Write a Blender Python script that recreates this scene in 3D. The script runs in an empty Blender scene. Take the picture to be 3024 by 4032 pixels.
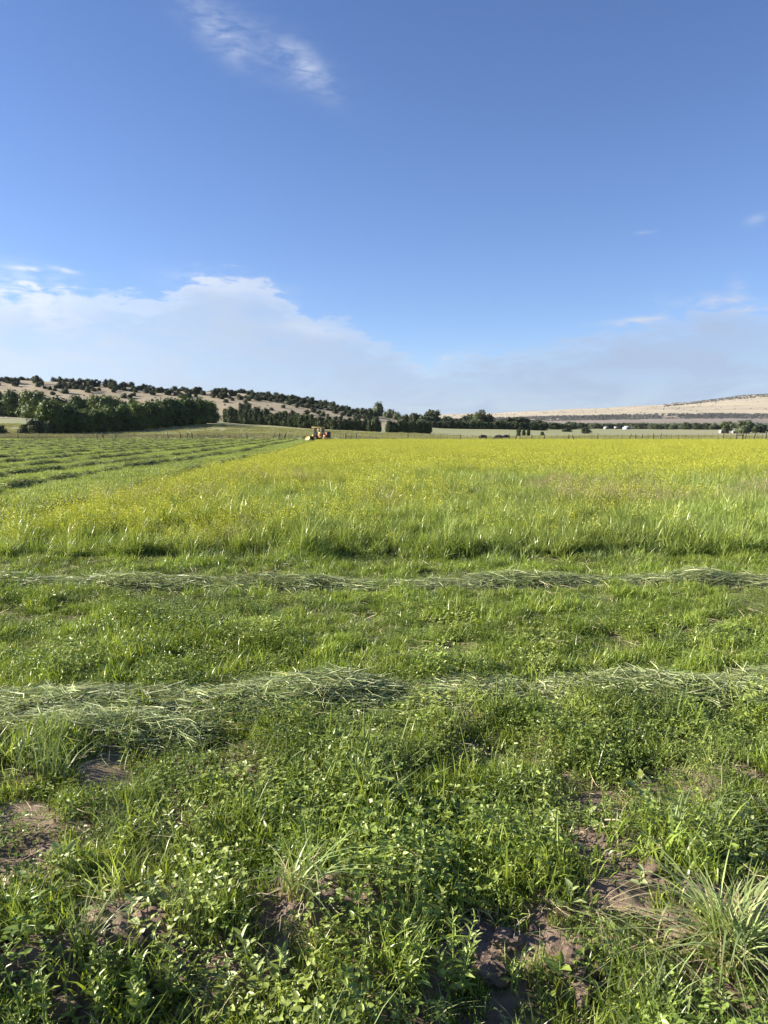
import bpy, bmesh, math, random
import numpy as np
from mathutils import Vector, Matrix, noise as mnoise

# ------------------------------------------------------------------ camera, sky, sun, exposure
SC = bpy.context.scene
COL = SC.collection
R = math.radians
F_PX, PX0, PY0, EYE = 3030.0, 1512.0, 2016.0, 1.6      # focal length and centre of the photograph
PITCH = math.atan((2016 - 1696) / F_PX)
cam_d = bpy.data.cameras.new('camera'); cam = bpy.data.objects.new('camera', cam_d); COL.objects.link(cam)
cam.location = (0, 0, EYE); cam.rotation_euler = (math.pi/2 - PITCH, 0, 0)
cam_d.sensor_fit = 'VERTICAL'; cam_d.sensor_height = 36; cam_d.lens = 36*F_PX/4032
cam_d.clip_start = 0.05; cam_d.clip_end = 40000
SC.camera = cam
SUN_EL, SUN_AZ = 24.5, -84.0                            # azimuth from the view direction, negative = left
SC.view_settings.view_transform = 'Standard'; SC.view_settings.look = 'None'
SC.view_settings.exposure = 1.34; SC.view_settings.gamma = 1
sun_d = bpy.data.lights.new('sun', 'SUN'); sun = bpy.data.objects.new('sun', sun_d); COL.objects.link(sun)
sun_d.energy = 5.0; sun_d.angle = R(0.5); sun_d.color = (1.0, 0.90, 0.74)
sdir = Vector((math.sin(R(SUN_AZ))*math.cos(R(SUN_EL)), math.cos(R(SUN_AZ))*math.cos(R(SUN_EL)), math.sin(R(SUN_EL))))
sun.rotation_euler = sdir.to_track_quat('Z', 'Y').to_euler(); sun.location = (-50, 20, 60)

def ray(px, py):
    u, v = (px-PX0)/F_PX, (PY0-py)/F_PX
    c, s = math.cos(PITCH), math.sin(PITCH)
    return Vector((u, c+v*s, -s+v*c))
def P(px, py, D):                                       # the point seen at a pixel, D metres ahead
    d = ray(px, py); k = D/d.y
    return Vector((d.x*k, D, EYE+d.z*k))
def azel(px, py):
    d = ray(px, py).normalized()
    return math.degrees(math.atan2(d.x, d.y)), math.degrees(math.asin(d.z))

class NT:
    """small helper to write node trees"""
    def __init__(s, nt): s.nt = nt; nt.nodes.clear()
    def n(s, typ, inputs=None, **kw):
        nd = s.nt.nodes.new(typ)
        for k, v in kw.items(): setattr(nd, k, v)
        for k, v in (inputs or {}).items():
            if isinstance(v, tuple) and len(v) == 2 and hasattr(v[0], 'outputs'): s.nt.links.new(v[0].outputs[v[1]], nd.inputs[k])
            elif hasattr(v, 'outputs'): s.nt.links.new(v.outputs[0], nd.inputs[k])
            else: nd.inputs[k].default_value = v
        return nd
    def m(s, op, a, b=0.0, c=None, clamp=False):
        ins = {0: a, 1: b}
        if c is not None: ins[2] = c
        return s.n('ShaderNodeMath', ins, operation=op, use_clamp=clamp)
    def mix(s, f, a, b, blend='MIX'):
        nd = s.nt.nodes.new('ShaderNodeMix'); nd.data_type = 'RGBA'; nd.blend_type = blend
        for i, v in ((0, f), (6, a), (7, b)):
            if isinstance(v, tuple) and len(v) == 2 and hasattr(v[0], 'outputs'): s.nt.links.new(v[0].outputs[v[1]], nd.inputs[i])
            elif hasattr(v, 'outputs'):
                o = v.outputs[2] if v.bl_idname == 'ShaderNodeMix' else v.outputs[0]
                s.nt.links.new(o, nd.inputs[i])
            else: nd.inputs[i].default_value = v if i == 0 else (tuple(v)+(1,))[:4]
        return nd
    def col(s, v):
        return (v, 2) if getattr(v, 'bl_idname', '') == 'ShaderNodeMix' else v
    def smooth(s, x, a, b):
        return s.n('ShaderNodeMapRange', {'Value': x, 'From Min': a, 'From Max': b, 'To Min': 0.0, 'To Max': 1.0}, interpolation_type='SMOOTHSTEP', clamp=True)

# world: Nishita sky with thin cloud sheets drawn by direction
W = bpy.data.worlds.new('World'); SC.world = W; W.use_nodes = True
t = NT(W.node_tree)
sky = t.n('ShaderNodeTexSky', sky_type='NISHITA', sun_disc=False, sun_elevation=R(SUN_EL), sun_rotation=R(SUN_AZ),
          altitude=1900.0, air_density=1.15, dust_density=0.35, ozone_density=2.2)
tc = t.n('ShaderNodeTexCoord'); vec = (tc, 'Generated')
sep = t.n('ShaderNodeSeparateXYZ', {0: vec})
az = t.m('MULTIPLY', t.m('ARCTAN2', (sep, 0), (sep, 1)), 57.2958)
el = t.m('MULTIPLY', t.m('ARCSINE', (sep, 2)), 57.2958)
comb = t.n('ShaderNodeCombineXYZ', {0: az, 1: t.m('MULTIPLY', el, 3.0), 2: 0.0})
nz_big = t.n('ShaderNodeTexNoise', {'Vector': comb, 'Scale': 0.16, 'Detail': 7.0, 'Roughness': 0.62, 'Distortion': 0.6})
nz_fin = t.n('ShaderNodeTexNoise', {'Vector': comb, 'Scale': 0.5, 'Detail': 7.0, 'Roughness': 0.58, 'Distortion': 0.35})
# upper edge of the cloud sheet as a curve of elevation over azimuth
edge = [(-700, 1250), (0, 1150), (200, 1125), (350, 1148), (690, 1152), (740, 1095), (850, 1072), (1000, 1085), (1100, 1150), (1180, 1215), (1400, 1285), (1600, 1385),
        (1720, 1420), (1900, 1385), (2200, 1345), (2350, 1300), (2500, 1270), (2700, 1230), (2880, 1180), (3024, 1215), (3600, 1180)]
fc = t.nt.nodes.new('ShaderNodeFloatCurve')
cv = fc.mapping.curves[0]
pts = []
for (x, y) in edge:
    a_, e_ = azel(x, y); pts.append(((a_+60)/120, e_/24))
cv.points[0].location = (0, pts[0][1]); cv.points[1].location = (1, pts[-1][1])
for p_ in pts: 
    q_ = cv.points.new(*p_); q_.handle_type = 'AUTO_CLAMPED'
fc.mapping.update()
t.nt.links.new(t.m('DIVIDE', t.m('ADD', az, 60.0), 120.0).outputs[0], fc.inputs['Value'])
Eb = t.m('ADD', t.m('MULTIPLY', fc, 24.0), t.m('MULTIPLY', t.m('SUBTRACT', nz_fin, 0.5), 4.2))
depth = t.m('SUBTRACT', Eb, el)
sheet = t.smooth(depth, -0.5, 2.0)
rim = t.m('MULTIPLY', t.smooth(depth, -0.1, 0.45), t.m('SUBTRACT', 1.0, t.smooth(depth, 0.5, 2.0)))
inner = t.m('MULTIPLY', sheet, t.m('ADD', 0.60, t.m('MULTIPLY', t.smooth(nz_big, 0.35, 0.65), 0.3)))
def blob(px, py, wx, wy, ang, gain, noise, lo=0.45, hi=0.75):
    a0, e0 = azel(px, py); c, s = math.cos(R(ang)), math.sin(R(ang))
    da, de = t.m('SUBTRACT', az, a0), t.m('SUBTRACT', el, e0)
    u = t.m('DIVIDE', t.m('ADD', t.m('MULTIPLY', da, c), t.m('MULTIPLY', de, s)), wx)
    v = t.m('DIVIDE', t.m('SUBTRACT', t.m('MULTIPLY', de, c), t.m('MULTIPLY', da, s)), wy)
    r2 = t.m('ADD', t.m('MULTIPLY', u, u), t.m('MULTIPLY', v, v))
    g = t.m('POWER', 2.71828, t.m('MULTIPLY', r2, -1.0))
    return t.m('MULTIPLY', t.m('MULTIPLY', g, t.smooth(noise, lo, hi)), gain)
wisp = None
for b in [(860, 130, 2.4, 1.0, -35, 0.42, nz_fin, 0.25, 0.80), (1210, 270, 2.0, 0.9, -38, 0.55, nz_fin, 0.25, 0.78), (1010, 170, 5.0, 1.3, -22, 0.22, nz_fin, 0.25, 0.8),
          (110, 1058, 1.0, 0.14, 0, 0.8, nz_fin, 0.25, 0.6), (250, 1062, 0.8, 0.16, -8, 0.8, nz_fin, 0.25, 0.6), (2975, 865, 0.6, 0.3, 15, 0.35, nz_fin, 0.3, 0.6), (2540, 915, 0.6, 0.12, 0, 0.3, nz_fin, 0.3, 0.6),
          (130, 1180, 3.2, 1.6, -14, 0.75, nz_fin, 0.36, 0.62), (900, 1130, 3.6, 0.8, -6, 0.5, nz_fin, 0.30, 0.6), (1220, 1300, 2.9, 0.5, -8, 0.5, nz_fin, 0.3, 0.6),
          (1760, 1408, 2.2, 0.3, 14, 0.6, nz_fin, 0.3, 0.6), (2500, 1262, 2.2, 0.22, 3, 0.8, nz_fin, 0.3, 0.6), (2850, 1200, 2.8, 0.5, -8, 0.7, nz_fin, 0.3, 0.6), (2905, 1130, 0.5, 0.6, 0, 0.4, nz_fin, 0.3, 0.6),
          (180, 1440, 9.0, 2.6, 4, 0.4, nz_big, 0.25, 0.7)]:
    q = blob(*b); wisp = q if wisp is None else t.m('ADD', wisp, q)
cloud_w = t.m('MINIMUM', t.m('ADD', t.m('MULTIPLY', rim, t.m('ADD', 0.16, t.m('MULTIPLY', t.smooth(az, 10.0, -14.0), 0.30))), wisp), 0.9)
skyc = t.mix(t.smooth(el, 6.0, 48.0), t.mix(1.0, sky, (0.88, 0.95, 1.20), 'MULTIPLY'), t.mix(1.0, sky, (0.72, 0.82, 1.12), 'MULTIPLY'))
leftness = t.smooth(az, 15.0, -32.0)
sheet_col = t.mix(leftness, (3.0, 3.7, 5.0), (4.2, 5.05, 6.2))
base = t.mix(inner, skyc, sheet_col)
white = t.mix(leftness, (4.2, 4.7, 5.8), (5.8, 6.3, 7.0))
full = t.mix(cloud_w, base, white)
bg = t.n('ShaderNodeBackground', {'Color': t.col(full), 'Strength': 0.059})
t.n('ShaderNodeOutputWorld', {'Surface': bg})

# ------------------------------------------------------------------ object helpers
def tag(o, label=None, cat=None, group=None, kind=None):
    if label: o['label'] = label
    if cat: o['category'] = cat
    if group: o['group'] = group
    if kind: o['kind'] = kind
    return o
def empty(name, loc=(0, 0, 0), rz=0.0):
    o = bpy.data.objects.new(name, None); COL.objects.link(o); o.location = loc; o.rotation_euler = (0, 0, rz); o.empty_display_size = .2
    return o
def mesh_np(name, V, faces, mats, midx=None, smooth=False, attrs=None):
    """V (n,3); faces: list of int arrays (k, 3|4); midx: matching list of material indices"""
    me = bpy.data.meshes.new(name)
    V = np.asarray(V, np.float32); me.vertices.add(len(V)); me.vertices.foreach_set('co', V.ravel())
    loops, starts, mi, s0 = [], [], [], 0
    for i, F in enumerate(faces):
        F = np.asarray(F, np.int32)
        if len(F) == 0: continue
        k = F.shape[1]; loops.append(F.ravel()); starts.append(s0+np.arange(len(F))*k); s0 += F.size
        m_ = (midx[i] if midx is not None else 0); mi.append(np.full(len(F), m_) if np.isscalar(m_) else np.asarray(m_))
    loops = np.concatenate(loops); starts = np.concatenate(starts); mi = np.concatenate(mi).astype(np.int32)
    me.loops.add(len(loops)); me.loops.foreach_set('vertex_index', loops)
    me.polygons.add(len(starts)); me.polygons.foreach_set('loop_start', starts.astype(np.int32))
    me.polygons.foreach_set('material_index', mi)
    if smooth: me.polygons.foreach_set('use_smooth', np.ones(len(starts), bool))
    for k, v in (attrs or {}).items():
        a = me.attributes.new(k, 'FLOAT', 'POINT'); a.data.foreach_set('value', np.asarray(v, np.float32))
    for m_ in mats: me.materials.append(m_)
    me.update(calc_edges=True); me.validate()
    return me
def link(name, me, parent=None, loc=None):
    o = bpy.data.objects.new(name, me); COL.objects.link(o)
    if parent is not None: o.parent = parent
    if loc is not None: o.location = loc
    return o
class Geo:
    """collects vertices and faces of several shapes, built as one mesh"""
    def __init__(s): s.v, s.f, s.m, s.a, s.n = [], [], [], [], 0
    def add(s, V, faces, mat=0, a=None):
        V = np.asarray(V, float)
        for F in faces:
            if len(F): s.f.append(np.asarray(F)+s.n); s.m.append(mat)
        s.v.append(V); s.a.append(np.full(len(V), .5) if a is None else a); s.n += len(V); return s
    def mesh(s, name, mats, smooth=False): return mesh_np(name, np.concatenate(s.v), s.f, mats, s.m, smooth, {'tip': np.concatenate(s.a)})
    def obj(s, name, mats, parent=None, smooth=False, loc=None):
        return link(name, s.mesh(name, mats if isinstance(mats, (list, tuple)) else [mats], smooth), parent, loc)
    def box(s, c, d, mat=0, rot=None, taper=1.0, bev=0.0):
        x, y, z = [k/2 for k in d]
        if bev > 0:
            b = bev; V = []
            for zz, k in ((-z, b), (-z+b, 0), (z-b, 0), (z, b)):
                X, Y = x-k, y-k
                V += [(X-b, -Y, zz), (X, -Y+b, zz), (X, Y-b, zz), (X-b, Y, zz), (-X+b, Y, zz), (-X, Y-b, zz), (-X, -Y+b, zz), (-X+b, -Y, zz)]
            V = np.array(V); q = []
            for r_ in range(3):
                for i in range(8): q.append((r_*8+i, r_*8+(i+1) % 8, r_*8+8+(i+1) % 8, r_*8+8+i))
            caps = [tuple(range(7, -1, -1)), tuple(range(24, 32))]
            fs = [q, [c_ for c_ in caps]]
        else:
            V = np.array([(i*x*(taper if k > 0 else 1), j*y*(taper if k > 0 else 1), k*z) for k in (-1, 1) for i, j in ((-1, -1), (1, -1), (1, 1), (-1, 1))], float)
            fs = [[(3, 2, 1, 0), (4, 5, 6, 7), (0, 1, 5, 4), (1, 2, 6, 5), (2, 3, 7, 6), (3, 0, 4, 7)]]
        if rot is not None: V = V @ np.array(Matrix(rot).to_3x3()).T if not hasattr(rot, 'to_matrix') else V @ np.array(rot.to_matrix()).T
        return s.add(V+np.array(c), fs, mat)
    def tube(s, path, rad, n=8, mat=0, caps=True, tip=None):
        path = [Vector(p_) for p_ in path]; rad = [rad]*len(path) if np.isscalar(rad) else rad
        V = []; prev = None
        for i, p_ in enumerate(path):
            d = (path[min(i+1, len(path)-1)]-path[max(i-1, 0)]).normalized()
            if prev is None: a = d.orthogonal().normalized()
            else: a = (prev-d*prev.dot(d)).normalized()
            prev = a; b = d.cross(a)
            for k in range(n):
                an = 2*math.pi*k/n; V.append(p_+(a*math.cos(an)+b*math.sin(an))*rad[i])
        q = [(i*n+k, i*n+(k+1) % n, (i+1)*n+(k+1) % n, (i+1)*n+k) for i in range(len(path)-1) for k in range(n)]
        fs = [q]
        if caps: fs += [[tuple(range(n-1, -1, -1))], [tuple((len(path)-1)*n+k for k in range(n))]]
        return s.add(np.array([tuple(v) for v in V]), fs, mat)
    def cyl(s, c, axis, r_, h, n=20, mat=0, r2=None):
        ax = Vector(axis).normalized(); c = Vector(c)
        return s.tube([c-ax*h/2, c+ax*h/2], [r_, r_ if r2 is None else r2], n, mat)

# value noise for arrays
def _h(ix, iy, seed):
    n = (ix*374761393+iy*668265263+seed*1442695041) & 0xffffffff
    n = ((n ^ (n >> 13))*1274126177) & 0xffffffff
    return ((n ^ (n >> 16)) & 0xffff)/65535.0
def vn(x, y, seed=0):
    x = np.asarray(x, float); y = np.asarray(y, float)
    ix, iy = np.floor(x).astype(np.int64), np.floor(y).astype(np.int64); fx, fy = x-ix, y-iy
    fx, fy = fx*fx*(3-2*fx), fy*fy*(3-2*fy)
    return (_h(ix, iy, seed)*(1-fx)+_h(ix+1, iy, seed)*fx)*(1-fy)+(_h(ix, iy+1, seed)*(1-fx)+_h(ix+1, iy+1, seed)*fx)*fy
def fbm(x, y, seed=0, o=4):
    r_, a, s = 0, .5, 0
    for i in range(o): r_ = r_+a*vn(x*2**i, y*2**i, seed+i*17); s += a; a *= .5
    return r_/s
def sst(x, a, b):
    t_ = np.clip((x-a)/(b-a), 0, 1); return t_*t_*(3-2*t_)

# ------------------------------------------------------------------ terrain heights
T_PX = np.array([-700, 0, 430, 850, 1000, 1300, 1550, 1900, 2300, 2700, 3024, 3800])
T_S = (T_PX-1512)/F_PX*math.cos(PITCH)
T_D = np.array([105, 130, 153, 205, 270, 340, 450, 700, 1500, 3000, 12000])
T_Z = np.array([
    [0, 0,   0,  1.6, 5.0, 8.5, 10, 10, 10, 15, 30],
    [0, 0,   0,  1.3, 5.0, 8.3, 10, 10, 10, 15, 30],
    [0, 0,   0,  1.1, 3.6, 6.0, 8, 9, 10, 15, 30],
    [0, -.05, 0, 1.5, 4.4, 6.5, 8, 9, 10, 15, 30],
    [0, -.1, 0,  1.2, 3.5, 5.5, 7, 8, 10, 15, 30],
    [0, -.2, -.1, .5, 2.1, 3.6, 5, 6, 9, 15, 30],
    [0, -.2, -.2, 0., 1.3, 3.0, 4, 5, 9, 15, 30],
    [0, -.25, -.4, -.88, .1, 2.2, 3.2, 4.3, 9, 15, 30],
    [0, -.2, -.35, -.7, .3, 1.2, 2.4, 3.4, 8, 15, 30],
    [0, -.1, -.2, -.4, .1, .6, 1.0, 3.0, 8, 15, 30],
    [0, 0., -.05, -.2, .0, .3, .8, 2.8, 8, 15, 30],
    [0, 0., 0, 0, .1, .3, .8, 2.8, 8, 15, 30]], float)
def H(x, y):
    x = np.asarray(x, float); y = np.asarray(y, float); x, y = np.broadcast_arrays(x, y)
    s = np.clip(x/np.maximum(y, 20), T_S[0], T_S[-1])
    D = np.clip(y, T_D[0], T_D[-1])
    i = np.clip(np.searchsorted(T_S, s)-1, 0, len(T_S)-2); j = np.clip(np.searchsorted(T_D, D)-1, 0, len(T_D)-2)
    fs = (s-T_S[i])/(T_S[i+1]-T_S[i]); fd = (D-T_D[j])/(T_D[j+1]-T_D[j]); fs = fs*fs*(3-2*fs)
    z = (T_Z[i, j]*(1-fs)+T_Z[i+1, j]*fs)*(1-fd)+(T_Z[i, j+1]*(1-fs)+T_Z[i+1, j+1]*fs)*fd
    near = np.clip(1-np.hypot(x, y)/60, 0, 1)
    z = z+(fbm(x*.9, y*.9, 3, 3)-.5)*.10*near+(fbm(x*3.4, y*3.4, 9, 3)-.5)*(.12-.07*sst(y, 3.6, 4.4))*sst(near, .75, .95)
    # the crumbled bank and the ditch in front of it
    yb = 2.42+.10*np.sin(x*1.7+.6)+.07*(vn(x*3, 0*x, 5)-.5)
    z = z+.065*np.exp(-((y-yb)/.18)**2)*(.55+.9*vn(x*2.2+3, 0*x+7, 8))-.08*sst(yb-.12-y, 0, .45)
    z = z+np.exp(-((y-yb)/.30)**2)*((fbm(x*11, y*11, 31, 3)-.5)*.085+(abs(fbm(x*26, y*26, 37, 2)-.5)-.1)*.05)
    return z
def Hf(x, y): return float(H(x, y))
def ground_at(px, py):
    d = ray(px, py)
    k = 1.6/max(-d.z, 1e-4)
    for _ in range(12):
        k = (EYE-Hf(d.x*k, d.y*k))/max(-d.z, 1e-4)
    return Vector((d.x*k, d.y*k, Hf(d.x*k, d.y*k)))
HC_PX = [-1500, -400, 0, 400, 700, 1000, 1150, 1300, 1400, 1500, 1600, 1800, 2000]
HC_Z = [38, 33, 30.7, 27.7, 24, 22.3, 19.2, 15.6, 12.2, 9.6, 7, 3.2, 1.0]
def hill_z(x, y):
    s = x/y; c = np.interp(s/math.cos(PITCH)*F_PX+1512, HC_PX, HC_Z)
    g0 = H(x, np.minimum(y, 330))
    g = np.sin(np.clip((y-312)/(450-312), 0, 1)*math.pi/2)**1.15
    z = (g0-.6)*(1-g)+c*g-np.maximum(y-455, 0)*.035
    return z+(fbm(x*.03, y*.03, 21, 3)-.5)*1.6*np.clip((y-330)/60, 0, 1)
def hill_at(px, py):
    best = None
    for D in np.arange(318, 470, 2.0):
        p_ = P(px, py, D); e = abs(float(hill_z(p_.x, D))-p_.z)
        if best is None or e < best[0]: best = (e, D, p_)
    p_ = best[2]; return Vector((p_.x, best[1], float(hill_z(p_.x, best[1]))))

# crop edge on the left, as x over y
def crop_left(y): return np.interp(y, [0, 9.7, 15.8, 22, 34, 53, 70, 104, 150], [-5.15, -5.15, -5.4, -5.55, -5.95, -6.3, -6.9, -8.7, -12.0])
def crop_front(x): return 9.55+.18*(vn(np.asarray(x)*1.1, 0*np.asarray(x), 77)-.5)*2
def crop_back(x): return 104+.0*np.asarray(x)

# ------------------------------------------------------------------ materials
def principled(name, base, rough=.8, metallic=0.0, bump=None, **kw):
    m = bpy.data.materials.new(name); m.use_nodes = True; t = NT(m.node_tree)
    ins = {'Roughness': rough, 'Metallic': metallic}
    b = t.n('ShaderNodeBsdfPrincipled', ins)
    if isinstance(base, tuple): b.inputs['Base Color'].default_value = base+(1,)
    for k, v in kw.items(): b.inputs[k.replace('_', ' ')].default_value = v
    t.n('ShaderNodeOutputMaterial', {'Surface': b})
    return m, t, b
def simple(name, c, rough=.6, metallic=0.0, var=.25, scale=6.0, dirt=None, bump=.0):
    m, t, b = principled(name, None, rough, metallic)
    g = t.n('ShaderNodeTexCoord')
    nz = t.n('ShaderNodeTexNoise', {'Vector': (g, 'Object'), 'Scale': scale, 'Detail': 5.0, 'Roughness': .6})
    c2 = tuple(k*(1-var) for k in c) if dirt is None else dirt
    cc = t.mix(t.smooth(nz, .35, .7), c, c2)
    t.nt.links.new(cc.outputs[2], b.inputs['Base Color'])
    if bump:
        bp = t.n('ShaderNodeBump', {'Height': nz, 'Strength': bump, 'Distance': .02}); t.nt.links.new(bp.outputs[0], b.inputs['Normal'])
    return m
def leaf_mat(name, ca, cb, trans=.35, rough=.5, root=None, wvar=.25, wscale=.6, spec=.35, tint=None, island=False, lo=.72, hi=1.28):
    """foliage: colour varies per instance and over the field; light passes through"""
    m = bpy.data.materials.new(name); m.use_nodes = True; t = NT(m.node_tree)
    oi = t.n('ShaderNodeObjectInfo'); geo = t.n('ShaderNodeNewGeometry')
    c = t.mix(t.m('FRACT', t.m('MULTIPLY', (geo, 'Random Per Island'), 7.31)) if island else (oi, 'Random'), ca, cb)
    ri = t.n('ShaderNodeMapRange', {'Value': (geo, 'Random Per Island'), 'To Min': lo, 'To Max': hi})
    nz = t.n('ShaderNodeTexNoise', {'Vector': (geo, 'Position'), 'Scale': wscale, 'Detail': 3.0})
    nv = t.n('ShaderNodeMapRange', {'Value': nz, 'From Min': .3, 'From Max': .7, 'To Min': 1-wvar, 'To Max': 1+wvar})
    k = t.m('MULTIPLY', ri, nv)
    kc = t.n('ShaderNodeCombineColor', {0: k, 1: k, 2: k})
    c = t.mix(1.0, c, kc, 'MULTIPLY')
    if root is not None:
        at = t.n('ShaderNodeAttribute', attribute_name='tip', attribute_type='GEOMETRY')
        c = t.mix(t.smooth((at, 'Fac'), .0, .55), root, c)  # root colour; dark roots also paint shade into the gaps between tufts
    if tint is not None:
        at2 = t.n('ShaderNodeAttribute', attribute_name='tint', attribute_type='INSTANCER')
        c = t.mix((at2, 'Fac'), c, tint)
    b = t.n('ShaderNodeBsdfPrincipled', {'Base Color': t.col(c), 'Roughness': rough, 'Specular IOR Level': spec})
    tr = t.n('ShaderNodeBsdfTranslucent', {'Color': t.col(t.mix(1.0, c, (1.25, 1.2, .55), 'MULTIPLY'))})
    mx = t.n('ShaderNodeMixShader', {0: trans, 1: b, 2: tr})
    t.n('ShaderNodeOutputMaterial', {'Surface': mx})
    return m

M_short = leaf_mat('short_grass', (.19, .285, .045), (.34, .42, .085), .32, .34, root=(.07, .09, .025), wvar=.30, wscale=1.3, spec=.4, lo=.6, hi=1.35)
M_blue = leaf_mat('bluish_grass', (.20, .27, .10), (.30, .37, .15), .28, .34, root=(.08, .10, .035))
M_clover = leaf_mat('clover_leaf', (.16, .235, .045), (.30, .37, .09), .25, .34, wvar=.3, spec=.4, lo=.6, hi=1.35)
M_weed = leaf_mat('weed_leaf', (.22, .30, .075), (.35, .42, .13), .26, .34, lo=.65, hi=1.35)
M_pale = leaf_mat('pale_leaf', (.33, .41, .16), (.41, .47, .22), .28, .42)
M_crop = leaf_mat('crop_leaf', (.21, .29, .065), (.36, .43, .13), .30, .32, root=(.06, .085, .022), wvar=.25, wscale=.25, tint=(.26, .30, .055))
M_seed = leaf_mat('seed_head', (.36, .31, .17), (.42, .36, .22), .3, .7)
M_yel = leaf_mat('yellow_flower', (.40, .43, .055), (.47, .48, .07), .26, .6, wvar=.12)
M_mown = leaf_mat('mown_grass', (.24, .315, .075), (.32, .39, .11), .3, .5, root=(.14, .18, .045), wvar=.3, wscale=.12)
M_past = leaf_mat('pasture_grass', (.23, .25, .10), (.30, .29, .13), .25, .7, wvar=.3, wscale=.05)
M_brush = leaf_mat('dry_brush', (.24, .21, .13), (.20, .23, .11), .2, .8, wvar=.3, wscale=.1)
M_hay = leaf_mat('cut_hay', (.21, .29, .10), (.58, .61, .34), .20, .42, island=True, lo=.5, hi=1.3, wvar=.3, wscale=3.0, spec=.25)
M_hay2 = leaf_mat('cut_hay_far', (.15, .20, .055), (.36, .41, .15), .25, .45, wvar=.35, wscale=.8, island=True, lo=.5, hi=1.3)
M_straw = leaf_mat('dry_straw', (.48, .42, .24), (.55, .48, .30), .2, .5)
M_tuss = leaf_mat('tussock_blade', (.25, .36, .12), (.37, .45, .19), .30, .36, root=(.30, .30, .12))
M_haycore = simple('hay_core', (.05, .07, .03), .9, var=.5, scale=9)  # ridge under the strands, its dark colour stands in for shade between them
M_bark = simple('bark', (.16, .12, .09), .9, var=.4, scale=4, bump=.5)
M_decid = leaf_mat('deciduous_leaves', (.045, .08, .016), (.085, .125, .028), .22, .6, wvar=.25, wscale=.25)
M_dec2 = leaf_mat('greyish_leaves', (.085, .11, .055), (.11, .13, .07), .22, .6, wvar=.2, wscale=.2)
M_jun = leaf_mat('juniper_foliage', (.034, .050, .022), (.050, .066, .028), .10, .8, wvar=.25, wscale=.3)
M_scrub = leaf_mat('mesa_scrub', (.055, .060, .045), (.07, .07, .055), .05, .9, wvar=.3, wscale=.01)
M_jun2 = leaf_mat('row_juniper_foliage', (.040, .060, .022), (.060, .080, .028), .10, .8, wvar=.3, wscale=.35)

# soil, shared by ground, bank and clods
def soil_nodes(t, vecsock):
    n1 = t.n('ShaderNodeTexNoise', {'Vector': vecsock, 'Scale': 9.0, 'Detail': 8.0, 'Roughness': .7})
    n2 = t.n('ShaderNodeTexNoise', {'Vector': vecsock, 'Scale': 45.0, 'Detail': 9.0, 'Roughness': .8})
    c = t.mix(t.smooth(n1, .35, .68), (.195, .14, .105), (.36, .265, .20))
    c = t.mix(t.m('MULTIPLY', t.smooth(n2, .5, .75), .5), c, (.42, .335, .265))
    h = t.m('ADD', n1, t.m('MULTIPLY', n2, .9))
    return c, h
M_soil, t, b = principled('soil', None, .95)
g = t.n('ShaderNodeNewGeometry'); c, h = soil_nodes(t, (g, 'Position'))
t.nt.links.new(c.outputs[2], b.inputs['Base Color'])
bp = t.n('ShaderNodeBump', {'Height': h, 'Strength': .9, 'Distance': .03}); t.nt.links.new(bp.outputs[0], b.inputs['Normal'])
# ground sheet: soil close by, green stubble floor in the mown field, pasture beyond the fence
M_ground, t, b = principled('ground', None, .95)
g = t.n('ShaderNodeNewGeometry'); c, h = soil_nodes(t, (g, 'Position'))
r1 = t.n('ShaderNodeAttribute', attribute_name='green'); r2 = t.n('ShaderNodeAttribute', attribute_name='pasture'); r3 = t.n('ShaderNodeAttribute', attribute_name='dry')
nb = t.n('ShaderNodeTexNoise', {'Vector': (g, 'Position'), 'Scale': .35, 'Detail': 8.0, 'Roughness': .65})
st = t.n('ShaderNodeMapping', {'Vector': (g, 'Position'), 'Scale': (.012, .06, .06)})
ns = t.n('ShaderNodeTexNoise', {'Vector': st, 'Scale': 1.0, 'Detail': 6.0, 'Roughness': .62})
gr = t.mix(t.smooth(nb, .3, .7), (.15, .20, .05), (.22, .27, .08))
pa = t.mix(t.smooth(ns, .35, .65), (.20, .225, .09), (.29, .28, .14))
pa = t.mix(t.m('MULTIPLY', t.smooth(nb, .3, .75), .4), pa, (.15, .18, .07))
dr = t.mix(t.smooth(ns, .35, .65), (.33, .29, .17), (.24, .24, .13))
c = t.mix((r1, 'Fac'), c, gr); c = t.mix((r2, 'Fac'), c, pa); c = t.mix((r3, 'Fac'), c, dr)
t.nt.links.new(c.outputs[2], b.inputs['Base Color'])
bp = t.n('ShaderNodeBump', {'Height': h, 'Strength': .8, 'Distance': .03}); t.nt.links.new(bp.outputs[0], b.inputs['Normal'])
# dry grass of the hill
M_hill, t, b = principled('hill_dry_grass', None, .95)
g = t.n('ShaderNodeNewGeometry')
mp = t.n('ShaderNodeMapping', {'Vector': (g, 'Position'), 'Scale': (.05, .05, .5)})
n1 = t.n('ShaderNodeTexNoise', {'Vector': mp, 'Scale': 1.0, 'Detail': 7.0, 'Roughness': .65})
n2 = t.n('ShaderNodeTexNoise', {'Vector': (g, 'Position'), 'Scale': .5, 'Detail': 6.0, 'Roughness': .7})
c = t.mix(t.smooth(n1, .35, .68), (.345, .29, .185), (.26, .215, .135)); c = t.mix(t.m('MULTIPLY', t.smooth(n2, .5, .72), .55), c, (.20, .165, .10))
t.nt.links.new(c.outputs[2], b.inputs['Base Color'])
bp = t.n('ShaderNodeBump', {'Height': n2, 'Strength': .6, 'Distance': .6}); t.nt.links.new(bp.outputs[0], b.inputs['Normal'])
M_mesa, t, b = principled('mesa_dry_grass', None, .95)
g = t.n('ShaderNodeNewGeometry')
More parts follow.
